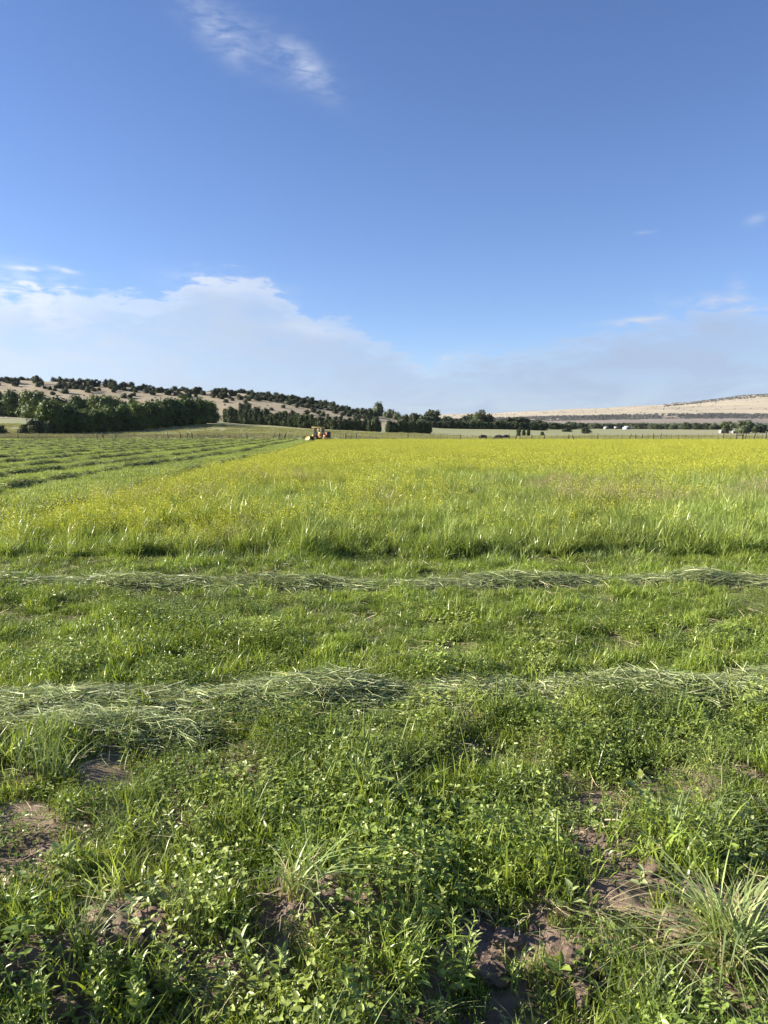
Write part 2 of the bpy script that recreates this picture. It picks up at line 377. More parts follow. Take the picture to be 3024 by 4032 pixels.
mp = t.n('ShaderNodeMapping', {'Vector': (g, 'Position'), 'Scale': (.0022, .0035, .12)})
n1 = t.n('ShaderNodeTexNoise', {'Vector': mp, 'Scale': 1.0, 'Detail': 9.0, 'Roughness': .68})
n2 = t.n('ShaderNodeTexNoise', {'Vector': (g, 'Position'), 'Scale': .02, 'Detail': 7.0, 'Roughness': .7})
ed = t.n('ShaderNodeAttribute', attribute_name='scarp')
c = t.mix(t.smooth(n1, .38, .62), (.47, .41, .275), (.35, .30, .21)); c = t.mix(t.m('MULTIPLY', t.smooth(n2, .5, .7), .5), c, (.28, .22, .15))
c = t.mix((ed, 'Fac'), c, (.20, .165, .135))
t.nt.links.new(c.outputs[2], b.inputs['Base Color'])

# ------------------------------------------------------------------ ground, hill, mesa, road
def axis(near, n_near, far, n_far):
    a = np.linspace(0, near, n_near); b_ = near*np.exp(np.linspace(0, math.log(far/near), n_far+1)[1:])
    return np.concatenate([a, b_])
xa = axis(1.9, 125, 13000, 140); xs = np.concatenate([-xa[:0:-1], xa])
ys = np.concatenate([[-13000, -3000, -600, -120, -30, -8, -3, -1, 0, .8], np.linspace(1.5, 3.2, 130), np.linspace(3.24, 10, 130), 10*np.exp(np.linspace(0, math.log(1300), 231)[1:])])
X, Y = np.meshgrid(xs, ys); Z = H(X, Y)
nx, ny = len(xs), len(ys)
ii = (np.arange(ny-1)[:, None]*nx+np.arange(nx-1)[None]).ravel()
quads = np.stack([ii, ii+1, ii+nx+1, ii+nx], 1)
V = np.stack([X.ravel(), Y.ravel(), Z.ravel()], 1)
fx, fy = V[:, 0], V[:, 1]
green = np.maximum(sst(fy, 12, 30), .55*sst(fy, 3.0, 4.4)*(fbm(fx*1.3, fy*1.3, 55, 3)*.8+.55))*(1-sst(fy, 148, 156)); past = sst(fy, 150, 156)*(1-.0*fy)
sx = fx/np.maximum(fy, 1)
dry = sst(fy, 200, 330)*sst(sx, .22, .40)*.55*(fbm(fx*.01, fy*.03, 4, 3) > .4)+sst(fy, 195, 215)*(1-sst(fy, 235, 262))*sst(sx, .25, .38)*.9
dry = np.clip(dry+sst(fy, 900, 2000)*.7, 0, 1)
ground = link('ground', mesh_np('ground', V, [quads], [M_ground], smooth=True, attrs={'green': green, 'pasture': past, 'dry': dry}))
tag(ground, 'flat field soil running out into green and tan pasture', 'ground', kind='structure')

def patch(name, s0, s1, ns, Ds, zf, mat, attrs=None):
    S, D = np.meshgrid(np.linspace(s0, s1, ns), Ds); X = S*D; Z = zf(X, D)
    i_ = (np.arange(len(Ds)-1)[:, None]*ns+np.arange(ns-1)[None]).ravel()
    at_ = {k: f(X, D).ravel() for k, f in (attrs or {}).items()}
    return link(name, mesh_np(name, np.stack([X.ravel(), D.ravel(), Z.ravel()], 1), [np.stack([i_, i_+1, i_+ns+1, i_+ns], 1)], [mat], smooth=True, attrs=at_))
hill = patch('hill', -1.0, .155, 330, np.concatenate([np.arange(312, 480, 2.0), np.arange(480, 1200, 25.0)]), hill_z, M_hill)
tag(hill, 'long tan grass hill dotted with dark junipers', 'hill', kind='structure')
SK_PX = [900, 1300, 1700, 2000, 2100, 2400, 2600, 2760, 2900, 3024, 3400, 4200]
SK_Y = [1690, 1650, 1632, 1623, 1619, 1605, 1592, 1577, 1561, 1551, 1520, 1500]
BN_Y = [1692, 1672, 1655, 1647, 1644, 1638, 1635, 1634, 1633, 1632, 1628, 1620]
def mesa_z(x, y):
    px = x/y/math.cos(PITCH)*F_PX+1512
    def z_of(py, D): return EYE+D*np.tan(np.arctan((2016-py)/F_PX)-PITCH)
    wob = 90*(fbm(x*.004, y*0, 41, 3)-.5)
    zs, zb = z_of(np.interp(px, SK_PX, SK_Y), 3600), z_of(np.interp(px, SK_PX, BN_Y), 2500)
    z0, zf = z_of(np.full_like(px, 1676.), 2150), z_of(np.interp(px, SK_PX, BN_Y)+14, 2390)
    yy = y+wob
    z = np.where(yy < 2390, z0+(zf-z0)*sst(yy, 2100, 2390), zf+(zb-zf)*sst(yy, 2390, 2500))
    z = np.where(yy > 2500, zb+(zs-zb)*np.clip((yy-2500)/1100, 0, 1)**.92, z)
    z = np.minimum(z, zs+0*z)-np.clip((2250-y)/200, 0, 1)*10
    return z+(fbm(x*.006, y*.006, 51, 4)-.5)*7*np.clip((y-2200)/300, 0, 1)
mesa = patch('mesa', -.2, 1.0, 420, np.concatenate([np.arange(2050, 2700, 14.0), np.arange(2700, 4200, 40.0)]), mesa_z, M_mesa,
             {'scarp': lambda x, y: np.clip(1-sst(y+90*(fbm(x*.004, y*0, 41, 3)-.5), 2440, 2530), 0, 1)*.85})
tag(mesa, 'distant tan mesa with a dark scrubby scarp', 'mesa', kind='structure')
M_road = simple('pale_road', (.50, .48, .44), .9, var=.15)
gx = Geo(); V = []
for i in range(30):
    px = -500+i*24
    for D in (297, 301): 
        p_ = P(px, 1600, D); V.append((p_.x, D, Hf(p_.x, D)+.12))
gx.add(V, [[(2*i, 2*i+1, 2*i+3, 2*i+2) for i in range(29)]]); road = gx.obj('road', M_road)
tag(road, 'pale road crossing the pasture under the dark trees', 'road', kind='structure')

# ------------------------------------------------------------------ foliage geometry
def blades(rng, n, rad, h0, h1, w0, w1, lean=.6, segs=3, pos=None, az_=None, prof='leaf', bias=None):
    r_ = rad*np.sqrt(rng.random(n)); a = rng.random(n)*2*np.pi
    if pos is None: pos = np.stack([r_*np.cos(a), r_*np.sin(a), np.zeros(n)], 1)
    d = rng.random(n)*2*np.pi if az_ is None else az_
    D = np.stack([np.cos(d), np.sin(d), 0*d], 1)
    if bias is not None: D = D+np.array(bias); 
    tw = d+np.pi/2+rng.normal(0, .7, n); S = np.stack([np.cos(tw), np.sin(tw), 0*tw], 1)
    h = h0+(h1-h0)*rng.random(n)**1.3; w = w0+(w1-w0)*rng.random(n); L = lean*(.25+rng.random(n)*1.1)
    t_ = np.linspace(0, 1, segs+1)
    Vs = []
    for tt in t_:
        c = pos+D*(L*h*tt**1.8)[:, None]*.8+np.array([0, 0, 1])*(h*(tt-.38*L*tt**2.4))[:, None]
        ww = w*((1-tt**2.2) if prof == 'leaf' else (.8-.6*tt))*(.75+.25*min(1, tt*4)) if tt < 1 else w*.04
        Vs += [c-S*ww[:, None]/2, c+S*ww[:, None]/2]
    V = np.stack(Vs, 1); k = V.shape[1]; base = (np.arange(n)*k)[:, None]
    F = np.concatenate([base+np.array([2*i, 2*i+1, 2*i+3, 2*i+2]) for i in range(segs)])
    return V.reshape(-1, 3), F, np.tile(np.repeat(t_, 2), n), (pos+D*(L*h)[:, None]*.8+np.array([0, 0, 1])*(h*(1-.38*L))[:, None])
LT = np.array([(0, 0, 0), (.28, .5, .10), (.38, 0, 0), (.28, -.5, .10), (.68, .36, .04), (.68, -.36, .04), (1, 0, -.14)])
def leaves(P_, D, L, Wd, up=None, roll=None, rng=None):
    """folded pointed leaves; P_ base points, D unit directions"""
    n = len(P_); up = np.tile(np.array([0, 0, 1.]), (n, 1)) if up is None else up
    if rng is not None: up = up+rng.normal(0, .35, (n, 3))
    S = np.cross(up, D); S /= np.linalg.norm(S, axis=1)[:, None]+1e-9; U = np.cross(D, S)
    L = np.broadcast_to(L, n)[:, None]; Wd = np.broadcast_to(Wd, n)[:, None]
    V = np.stack([P_+D*L*a+S*Wd*b_+U*L*c for a, b_, c in LT], 1); base = (np.arange(n)*7)[:, None]
    T = np.concatenate([base+np.array([0, 3, 2]), base+np.array([0, 2, 1])]); Q = np.concatenate([base+np.array([2, 3, 5, 6]), base+np.array([2, 6, 4, 1])])
    return V.reshape(-1, 3), T, Q
def dots(P_, size, rng):
    """little petals: randomly turned quads"""
    n = len(P_); a = rng.normal(0, 1, (n, 3)); a /= np.linalg.norm(a, axis=1)[:, None]
    b_ = np.cross(a, rng.normal(0, 1, (n, 3))); b_ /= np.linalg.norm(b_, axis=1)[:, None]+1e-9
    s = (size*(.6+.8*rng.random(n)))[:, None]/2
    V = np.stack([P_-a*s, P_-b_*s*.8, P_+a*s, P_+b_*s*.8], 1).reshape(-1, 3)
    return V, (np.arange(n)*4)[:, None]+np.arange(4)
def rdir(rng, n, zlo=-.1, zhi=.7):
    a = rng.random(n)*2*np.pi; z = zlo+(zhi-zlo)*rng.random(n); q = np.sqrt(np.maximum(1-z*z, .05))
    return np.stack([q*np.cos(a), q*np.sin(a), z], 1)

def stem_leaf_plant(g, rng, base, h, nleaf, L0, W0, lean=.1, mat=0, updir=(.1, .8), stem_mat=0):
    """an upright stem with leaves spiralling up it"""
    d = rng.random()*2*np.pi; top = np.array([math.cos(d)*lean*h, math.sin(d)*lean*h, h])
    pts_ = [np.array(base)+top*u*np.array([u, u, 1]) for u in np.linspace(0, 1, 4)]
    g.tube(pts_, [.0028, .0025, .002, .001], 4, stem_mat, caps=False)
    u = np.linspace(.12, 1, nleaf); pos = np.array([np.array(base)+top*k*np.array([k, k, 1]) for k in u])
    a = np.arange(nleaf)*2.4+rng.random()*6; z = updir[0]+(updir[1]-updir[0])*u+rng.normal(0, .12, nleaf)
    D = np.stack([np.cos(a), np.sin(a), z], 1); D /= np.linalg.norm(D, axis=1)[:, None]
    s = (1.05-.55*u)*(.8+.4*rng.random(nleaf))
    V, T, Q = leaves(pos, D, L0*s, W0*s, rng=rng); g.add(V, [T, Q], mat)

protos = {}
def proto_col(name, builders):
    c = bpy.data.collections.new(name)
    for i, f in enumerate(builders):
        me = f(i); o = bpy.data.objects.new('%s_%02d' % (name, i), me); c.objects.link(o)
    protos[name] = (c, len(builders)); return c
def P_short(i):
    rng = np.random.default_rng(100+i); g = Geo()
    V, F, a, _ = blades(rng, 115, .085, .035, .10, .003, .0066, .75, 3); V[:, 2] *= 1.25-.75*np.clip(np.hypot(V[:, 0], V[:, 1])/.13, 0, 1); g.add(V, [F], 0, a)
    V, F, a, _ = blades(rng, 5, .06, .09, .15, .003, .005, .6, 4); g.add(V, [F], 0, a)
    return g.mesh('short_patch', [M_short])
def P_stub(i):
    rng = np.random.default_rng(150+i); g = Geo()
    V, F, a, _ = blades(rng, 45, .06, .08, .20, .003, .006, .9, 4); g.add(V, [F], 0, a)
    return g.mesh('tuft', [M_short if i % 2 else M_blue])
def P_clover(i):
    rng = np.random.default_rng(200+i); g = Geo(); n = 130
    a = rng.random(n)*6.283; r_ = .14*np.sqrt(rng.random(n)); c = np.stack([r_*np.cos(a), r_*np.sin(a), .02+.075*rng.random(n)], 1)
    for k in range(3):
        d = rng.random(n)*6.283+k*2.094; D = np.stack([np.cos(d), np.sin(d), .15+.3*rng.random(n)], 1); D /= np.linalg.norm(D, axis=1)[:, None]
        V, T, Q = leaves(c, D, .009+.012*rng.random(n)**1.5, .006+.005*rng.random(n), rng=rng); g.add(V, [T, Q])
    V, F, a, _ = blades(rng, 60, .14, .04, .13, .002, .0035, .5, 2); g.add(V, [F], 0, a)
    return g.mesh('clover_patch', [M_clover])
def P_leafy(i):
    rng = np.random.default_rng(250+i); g = Geo()
    for k in range(7):
        r_, a = .09*math.sqrt(rng.random()), rng.random()*6.283
        stem_leaf_plant(g, rng, (r_*math.cos(a), r_*math.sin(a), 0), .07+.10*rng.random(), 14, .032, .011, .25, 0, (.1, .9))
    return g.mesh('leafy_patch', [M_weed])
def P_broad(i):
    rng = np.random.default_rng(300+i); g = Geo()
    for k in range(2):
        r_, a = .04*math.sqrt(rng.random()), rng.random()*6.283
        stem_leaf_plant(g, rng, (r_*math.cos(a), r_*math.sin(a), 0), .04+.06*rng.random(), 7, .030, .015, .3, 0, (.0, .6))
    return g.mesh('broad_patch', [M_pale])
def P_litter(i):
    rng = np.random.default_rng(330+i); g = Geo(); n = 16
    r_, a = .13*np.sqrt(rng.random(n)), rng.random(n)*6.283
    pos = np.stack([r_*np.cos(a), r_*np.sin(a), .01+.05*rng.random(n)], 1); D = rdir(rng, n, -.25, .35)
    V, F = strands(rng, pos, D, .05, .14, .002, .004); g.add(V, [F]); return g.mesh('litter', [M_straw])
def strands(rng, pos, D, l0, l1, w0, w1, curl=.6, segs=3, nz=.8):
    n = len(pos); L = l0+(l1-l0)*rng.random(n); w = w0+(w1-w0)*rng.random(n)
    bend = rng.normal(0, curl, (n, 3)); bend[:, 2] = -abs(bend[:, 2])*.35
    S = np.cross(D, np.stack([rng.normal(0, .6, n), rng.normal(0, .6, n), np.full(n, nz)], 1)); S /= np.linalg.norm(S, axis=1)[:, None]+1e-9
    Vs = []
    for tt in np.linspace(-.5, .5, segs+1):
        c = pos+D*(L*tt)[:, None]+bend*(L*(tt*tt-.1))[:, None]; ww = (w*(1-abs(tt)*1.5))[:, None]/2
        Vs += [c-S*ww, c+S*ww]
    V = np.stack(Vs, 1); k = V.shape[1]; base = (np.arange(n)*k)[:, None]
    return V.reshape(-1, 3), np.concatenate([base+np.array([2*i, 2*i+1, 2*i+3, 2*i+2]) for i in range(segs)])
def P_crop(i):            # tall grass, some with yellow mustard, some with pale seed heads
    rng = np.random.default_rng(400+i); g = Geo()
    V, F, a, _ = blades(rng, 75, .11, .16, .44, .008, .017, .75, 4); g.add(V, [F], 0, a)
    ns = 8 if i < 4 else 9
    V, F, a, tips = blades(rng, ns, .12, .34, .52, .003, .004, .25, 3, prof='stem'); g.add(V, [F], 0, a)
    if i < 4:             # flower clusters down the top of each stem
        k = 15; src = np.repeat(tips, k, 0); src = src+rng.normal(0, 1, src.shape)*np.array([.022, .022, .045])
        V, F = dots(src, .015, rng); g.add(V, [F], 1)
    elif i < 6:
        k = 12; src = np.repeat(tips, k, 0)+rng.normal(0, 1, (ns*k, 3))*np.array([.008, .008, .03])
        V, F = dots(src, .012, rng); g.add(V, [F], 2)
    return g.mesh('crop_patch', [M_crop, M_yel, M_seed])
def P_cropfar(i):
    rng = np.random.default_rng(500+i); g = Geo()
    V, F, a, _ = blades(rng, 140, .5, .18, .46, .010, .022, .55, 3); g.add(V, [F], 0, a)
    V, F, a, tips = blades(rng, 60, .5, .32, .50, .004, .008, .3, 2, prof='stem'); g.add(V, [F], 0, a)
    k = (8, 5, 3, 0, 0)[i]
    if k:
        src = np.repeat(tips, k, 0); src = src+rng.normal(0, 1, src.shape)*np.array([.03, .03, .05])
        V, F = dots(src, .026, rng); g.add(V, [F], 1)
    return g.mesh('crop_far_patch', [M_crop, M_yel])
def P_mown(i):
    rng = np.random.default_rng(600+i); g = Geo()
    V, F, a, _ = blades(rng, 230, .5, .04, .11, .008, .015, .7, 2); g.add(V, [F], 0, a)
    return g.mesh('mown_patch', [M_mown])
def P_pasture(i):
    rng = np.random.default_rng(650+i); g = Geo()
    V, F, a, _ = blades(rng, 110, .8, .12, .40 if i < 3 else .65, .02, .05, .6, 2); g.add(V, [F], 0, a)
    return g.mesh('pasture_patch', [M_past if i < 3 else M_brush])
proto_col('pr_short', [P_short]*7); proto_col('pr_stub', [P_stub]*5); proto_col('pr_clover', [P_clover]*5); proto_col('pr_leafy', [P_leafy]*5)
proto_col('pr_broad', [P_broad]*4); proto_col('pr_litter', [P_litter]*3); proto_col('pr_crop', [P_crop]*9); proto_col('pr_cropfar', [P_cropfar]*5)
proto_col('pr_mown', [P_mown]*4); proto_col('pr_pasture', [P_pasture]*5)

def scatter(name, pname, XY, rng, s0, s1, idx=None, tint=None, label=None, cat='grass', tilt=.12, zs=1.0, dz=-.004, zfun=H, clump=0.0, sfac=1.0):
    """stuff made of many instances of small patches, placed on the ground"""
    colx, nvar = protos[pname]; n = len(XY)
    me = bpy.data.meshes.new(name); me.vertices.add(n)
    z = zfun(XY[:, 0], XY[:, 1])+dz
    me.vertices.foreach_set('co', np.stack([XY[:, 0], XY[:, 1], z], 1).astype(np.float32).ravel())
    rot = np.stack([rng.normal(0, tilt, n), rng.normal(0, tilt, n), rng.random(n)*6.283], 1)
    sc = (s0+(s1-s0)*rng.random(n))[:, None]*np.array([1, 1, 1.]); sc *= (sfac*np.ones(n))[:, None]; sc *= (1+clump*((fbm(XY[:, 0]*2.2, XY[:, 1]*2.2, 123, 3)-.5)*1.6+(vn(XY[:, 0]*6.5, XY[:, 1]*6.5, 321)-.5)*.7))[:, None]; sc[:, 2] *= zs*(.75+.5*rng.random(n))
    a = me.attributes.new('rot', 'FLOAT_VECTOR', 'POINT'); a.data.foreach_set('vector', rot.astype(np.float32).ravel())
    a = me.attributes.new('scl', 'FLOAT_VECTOR', 'POINT'); a.data.foreach_set('vector', sc.astype(np.float32).ravel())
    a = me.attributes.new('idx', 'INT', 'POINT'); a.data.foreach_set('value', (rng.integers(0, nvar, n) if idx is None else idx).astype(np.int32))
    a = me.attributes.new('tint', 'FLOAT', 'POINT'); a.data.foreach_set('value', (np.zeros(n) if tint is None else tint).astype(np.float32))
    o = link(name, me)
    ng = bpy.data.node_groups.new(name, 'GeometryNodeTree')
    ng.interface.new_socket('Geometry', in_out='INPUT', socket_type='NodeSocketGeometry'); ng.interface.new_socket('Geometry', in_out='OUTPUT', socket_type='NodeSocketGeometry')
    N = ng.nodes.new; gi, go = N('NodeGroupInput'), N('NodeGroupOutput')
    ci = N('GeometryNodeCollectionInfo'); ci.inputs['Collection'].default_value = colx; ci.inputs['Separate Children'].default_value = True; ci.inputs['Reset Children'].default_value = True
    ip = N('GeometryNodeInstanceOnPoints'); ip.inputs['Pick Instance'].default_value = True
    def att(nm, ty):
        q = N('GeometryNodeInputNamedAttribute'); q.data_type = ty; q.inputs['Name'].default_value = nm; return q.outputs['Attribute']
    lk = ng.links.new
    mp_ = N('GeometryNodeMeshToPoints'); lk(gi.outputs[0], mp_.inputs['Mesh'])
    lk(mp_.outputs[0], ip.inputs['Points']); lk(ci.outputs[0], ip.inputs['Instance'])
    lk(att('idx', 'INT'), ip.inputs['Instance Index']); lk(att('scl', 'FLOAT_VECTOR'), ip.inputs['Scale'])
    er = N('FunctionNodeEulerToRotation'); lk(att('rot', 'FLOAT_VECTOR'), er.inputs[0]); lk(er.outputs[0], ip.inputs['Rotation'])
    lk(ip.outputs[0], go.inputs[0])
    md = o.modifiers.new('scatter', 'NODES'); md.node_group = ng
    tag(o, label, cat, kind='stuff'); return o
def area(rng, y0, y1, dens, half=.56, pad=.6, xmin=None, xmax=None):
    """random points in the widening strip the camera looks over"""
    W1 = half*y1+pad; n = int(2*W1*(y1-y0)*dens); x = (rng.random(n)*2-1)*W1; y = y0+(y1-y0)*rng.random(n)
    k = abs(x) < half*y+pad
    return np.stack([x[k], y[k]], 1)
def bank(x, y):           # 1 where bare crumbled soil shows
    yb = 2.42+.10*np.sin(x*1.7+.6)+.07*(vn(x*3, 0*x, 5)-.5)
    b1 = np.exp(-((y-yb)/.17)**2)*sst(fbm(x*2.4, y*1.5, 61, 3), .44, .62)
    b2 = sst(fbm(x*2.3+5, y*2.6, 63, 3), .72, .80)*sst(3.9-y, 0, 1.0)
    b3 = sum(np.exp(-(((x-a)/w/.75)**2+((y-c)/w2/.75)**2)) for a, c, w, w2 in BARE)
    return np.clip(.35*b1*sst(3.0-y, 0, .3)+b3, 0, 1)
BARE = [(*ground_at(680, 3800).xy, .11, .09), (*ground_at(1480, 3790).xy, .09, .08), (*ground_at(1900, 3740).xy, .14, .09), (*ground_at(2640, 3670).xy, .14, .07), (*ground_at(160, 3880).xy, .12, .10), (*ground_at(2560, 3400).xy, .16, .14), (*ground_at(1560, 3110).xy, .15, .16), (*ground_at(30, 3060).xy, .11, .08), (*ground_at(2250, 3830).xy, .16, .12), (*ground_at(1250, 3060).xy, .12, .12),
        (*ground_at(60, 3830).xy, .16, .12), (*ground_at(1500, 3380).xy, .10, .10), (*ground_at(2960, 2330).xy, .5, .15)]
wr1 = lambda x: 7.82+.10*np.sin(x*.9)+.12*(vn(x*.8, 0*x, 2)-.5)-.012*x
wr2 = lambda x: 4.40+.20*np.sin(x*.62+.4)+.15*(vn(x*1.0, 0*x, 6)-.5)

def offrow(q): return (rng.random(len(q)) < .10) | ~((abs(q[:, 1]-wr1(q[:, 0])) < .30) | (abs(q[:, 1]-wr2(q[:, 0])) < .32) | ((abs(q[:, 1]-3.86) < .12) & (q[:, 0] < -.9)))
rng = np.random.default_rng(5)
q = area(rng, 1.55, 9.9, 150); b_ = bank(q[:, 0], q[:, 1]); nz = fbm(q[:, 0]*1.1, q[:, 1]*1.6, 71, 3)
lim = .85+.15*sst(q[:, 1], 3.2, 5.0)
k = (rng.random(len(q)) > b_*1.1) & (rng.random(len(q)) < np.clip((nz-.30)*4, .12, 1)*lim*np.clip((vn(q[:, 0]*7, q[:, 1]*7, 444)-.22)*5, .05, 1)); q = q[k]
q = q[offrow(q)]
scatter('grass', 'pr_short', q, rng, .8, 1.35, label='short bright green regrowth of mown grass', zs=1.0, tilt=.2, clump=.95)
q = area(rng, 1.55, 9.9, 62); q = q[offrow(q)]; b_ = bank(q[:, 0], q[:, 1]); nz = fbm(q[:, 0]*1.4+9, q[:, 1]*1.4, 73, 3)
k = (rng.random(len(q)) > b_*1.1) & (rng.random(len(q)) < np.clip((nz-.38)*5, .08, 1)); q = q[k]
scatter('grass_tufts', 'pr_stub', q, rng, .7, 1.3, sfac=1-.42*sst(q[:, 1], 3.6, 5)*(1-sst(q[:, 1], 8.4, 9.4)), label='taller green grass tufts among the stubble', tilt=.25, clump=.95)
q = area(rng, 1.5, 7.0, 38); q = q[offrow(q)]; b_ = bank(q[:, 0], q[:, 1]); nz = fbm(q[:, 0]*1.1+4, q[:, 1]*1.1, 75, 3)
k = (rng.random(len(q)) > b_*1.3) & (rng.random(len(q)) < np.clip((nz-.36)*4, .08, 1)*(1.05-.8*sst(q[:, 1], 3.6, 5.6))); q = q[k]
q2 = area(rng, 3.6, 9.7, 55); q2 = q2[offrow(q2)]; q2 = q2[rng.random(len(q2)) < .25+.75*sst(q2[:, 1], 3.6, 4.6)]
scatter('undergrowth', 'pr_clover', q2, rng, .55, .95, label='low dark undergrowth filling the gaps of the mown strip', cat='undergrowth', tilt=.2, zs=.6)
scatter('clover', 'pr_clover', q, rng, .8, 1.5, label='low dark green clover and small leafy plants', cat='clover', tilt=.25, clump=.95)
q = area(rng, 1.5, 6.0, 24); q = q[offrow(q)]; b_ = bank(q[:, 0], q[:, 1]); nz = fbm(q[:, 0]*1.2+14, q[:, 1]*1.3, 77, 3)
k = (rng.random(len(q)) > b_) & (rng.random(len(q)) < np.clip((nz-.42)*4, .05, 1)*(1-.85*sst(q[:, 1], 3.4, 5))); q = q[k]
scatter('weeds', 'pr_leafy', q, rng, .7, 1.35, label='narrow leaved green weeds low among the grass', cat='weeds', tilt=.2, clump=.95)
q = area(rng, 1.5, 4.6, 10); q = q[offrow(q)]; b_ = bank(q[:, 0], q[:, 1]); k = (rng.random(len(q)) > b_) & (rng.random(len(q)) < 1-.8*sst(q[:, 1], 2.8, 4.2)); q = q[k]
scatter('broadleaf_weeds', 'pr_broad', q, rng, .6, 1.2, label='scattered small pale broad leaved weeds', cat='weeds', tilt=.15)
q = area(rng, 1.55, 9.5, 16); scatter('straw_litter', 'pr_litter', q, rng, .6, 1.4, label='scattered dry straw bits lying in the grass', cat='straw', tilt=.1)

# the standing crop
def crop_fill(y0, y1, dens):
    q = area(rng, y0, y1, dens, .54, 1.0)
    k = (q[:, 0] > crop_left(q[:, 1])+.15*rng.normal(size=len(q))) & (q[:, 1] > crop_front(q[:, 0])) & (q[:, 1] < crop_back(q[:, 0])); return q[k]
def yellowness(q):
    """how thickly the yellow flowers stand"""
    d = sst(q[:, 1], 11.0, 42); l = np.exp(-((q[:, 0]-crop_left(q[:, 1])-1.0)/2.6)**2)*.55*sst(q[:, 1], 9.5, 10.6)
    n_ = fbm(q[:, 0]*.35, q[:, 1]*.18, 81, 3)
    return np.clip(d*1.05+l+(n_-.5)*1.3*(1-.6*d), 0, 1)
q = crop_fill(9.4, 27, 44); yl = yellowness(q)
r_ = rng.random(len(q)); idx = np.where(r_ < yl*.9, rng.integers(0, 4, len(q)), np.where(fbm(q[:, 0]*.5+3, q[:, 1]*.5, 83, 2) > .72, rng.integers(4, 6, len(q)), rng.integers(6, 9, len(q))))
hs = .9+.25*(fbm(q[:, 0]*.6, q[:, 1]*.5, 85, 3)-.5)*2
scatter('crop', 'pr_crop', q, rng, .85, 1.15, idx=idx, tint=yl*.35, label='tall green hay crop at the near edge of the uncut strip', cat='crop', tilt=.2, clump=.6, sfac=.85+.15*sst(q[:, 1], 9.5, 10.8))
q = crop_fill(25, 104, 5.0); yl = yellowness(q); r_ = rng.random(len(q))
idx = np.where(r_ < yl*.30, 0, np.where(r_ < yl*.62, 1, np.where(r_ < yl*.9, 2, rng.integers(3, 5, len(q)))))
scatter('flowering_crop', 'pr_cropfar', q, rng, .85, 1.2, idx=idx, tint=.30+.5*yl, label='uncut crop thick with yellow flowers', cat='crop', tilt=.06, zs=.86)
# mown field on the left
q = area(rng, 9.0, 151, 5.2, .54, 1.0); k = (q[:, 0] < crop_left(q[:, 1])) | (q[:, 1] > 103); q = q[k & (q[:, 0] < crop_left(q[:, 1])+40)]
scatter('mown_grass', 'pr_mown', q, rng, .85, 1.3, label='short green mown field left of the uncut crop', tilt=.05)
q = area(rng, 152.5, 250, .55, .53, 3.0); nz = fbm(q[:, 0]*.03, q[:, 1]*.08, 91, 3); k = rng.random(len(q)) < np.clip((nz-.25)*3, .2, 1); q = q[k]
near = (q[:, 1] < 168+8*vn(q[:, 0]*.1, q[:, 0]*0, 3)) & (q[:, 0] < 0)
scatter('pasture_grass', 'pr_pasture', q, rng, .8, 1.4, idx=np.where(near & (rng.random(len(q)) < .75), rng.integers(3, 5, len(q)), rng.integers(0, 3, len(q))), label='olive and tan pasture grass beyond the fence', tilt=.05)

# ------------------------------------------------------------------ windrows of cut hay
def windrow(name, path, half_w, hgt, n, l0, l1, w0, w1, seed, mats, lump=1.0, core=True):
    """a long loose heap of cut stalks along path (array of xy); heights follow the ground"""
    rng = np.random.default_rng(seed); path = np.asarray(path, float)
    seg = np.hypot(*np.diff(path, axis=0).T); cum = np.concatenate([[0], np.cumsum(seg)]); Lt = cum[-1]
    def at(u): return np.stack([np.interp(u, cum, path[:, 0]), np.interp(u, cum, path[:, 1])], 1)
    def tan(u): d = at(u+.1)-at(u-.1); return d/(np.linalg.norm(d, axis=1)[:, None]+1e-9)
    def amp(u): return np.clip(.62+1.3*(fbm(u*lump, u*0+seed, seed, 3)-.45), .35, 1.2)
    g = Geo()
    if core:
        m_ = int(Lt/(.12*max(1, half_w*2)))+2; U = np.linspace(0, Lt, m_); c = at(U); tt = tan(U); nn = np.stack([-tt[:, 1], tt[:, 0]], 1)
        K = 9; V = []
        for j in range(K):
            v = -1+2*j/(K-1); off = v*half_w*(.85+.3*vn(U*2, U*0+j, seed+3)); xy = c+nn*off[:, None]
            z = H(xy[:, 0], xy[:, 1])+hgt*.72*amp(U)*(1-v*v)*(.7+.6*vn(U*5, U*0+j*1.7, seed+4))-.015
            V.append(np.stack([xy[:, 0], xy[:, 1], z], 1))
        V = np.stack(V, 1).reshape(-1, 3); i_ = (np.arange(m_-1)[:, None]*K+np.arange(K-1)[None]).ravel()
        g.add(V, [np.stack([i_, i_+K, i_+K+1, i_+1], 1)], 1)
    U = rng.random(n)*Lt; k = rng.random(n) < np.clip(amp(U)*1.2, .2, 1); U = U[k]; n = len(U)
    c = at(U); tt = tan(U); nn = np.stack([-tt[:, 1], tt[:, 0]], 1)
    v = np.clip(rng.normal(0, .55, n), -1.6, 1.6); xy = c+nn*(v*half_w)[:, None]
    z = H(xy[:, 0], xy[:, 1])+hgt*amp(U)*np.maximum(1-v*v, 0)*(.65+.45*rng.random(n))+.012
    a = rng.normal(0, .75, n); D = np.concatenate([tt*np.cos(a)[:, None]+nn*np.sin(a)[:, None], rng.normal(0, .20, (n, 1))], 1); z = z+.02*rng.normal(size=n)*(hgt < .13); D /= np.linalg.norm(D, axis=1)[:, None]
    V, F = strands(rng, np.stack([xy[:, 0], xy[:, 1], z], 1), D, l0, l1, w0, w1); g.add(V, [F], 0)
    return g.obj(name, mats)
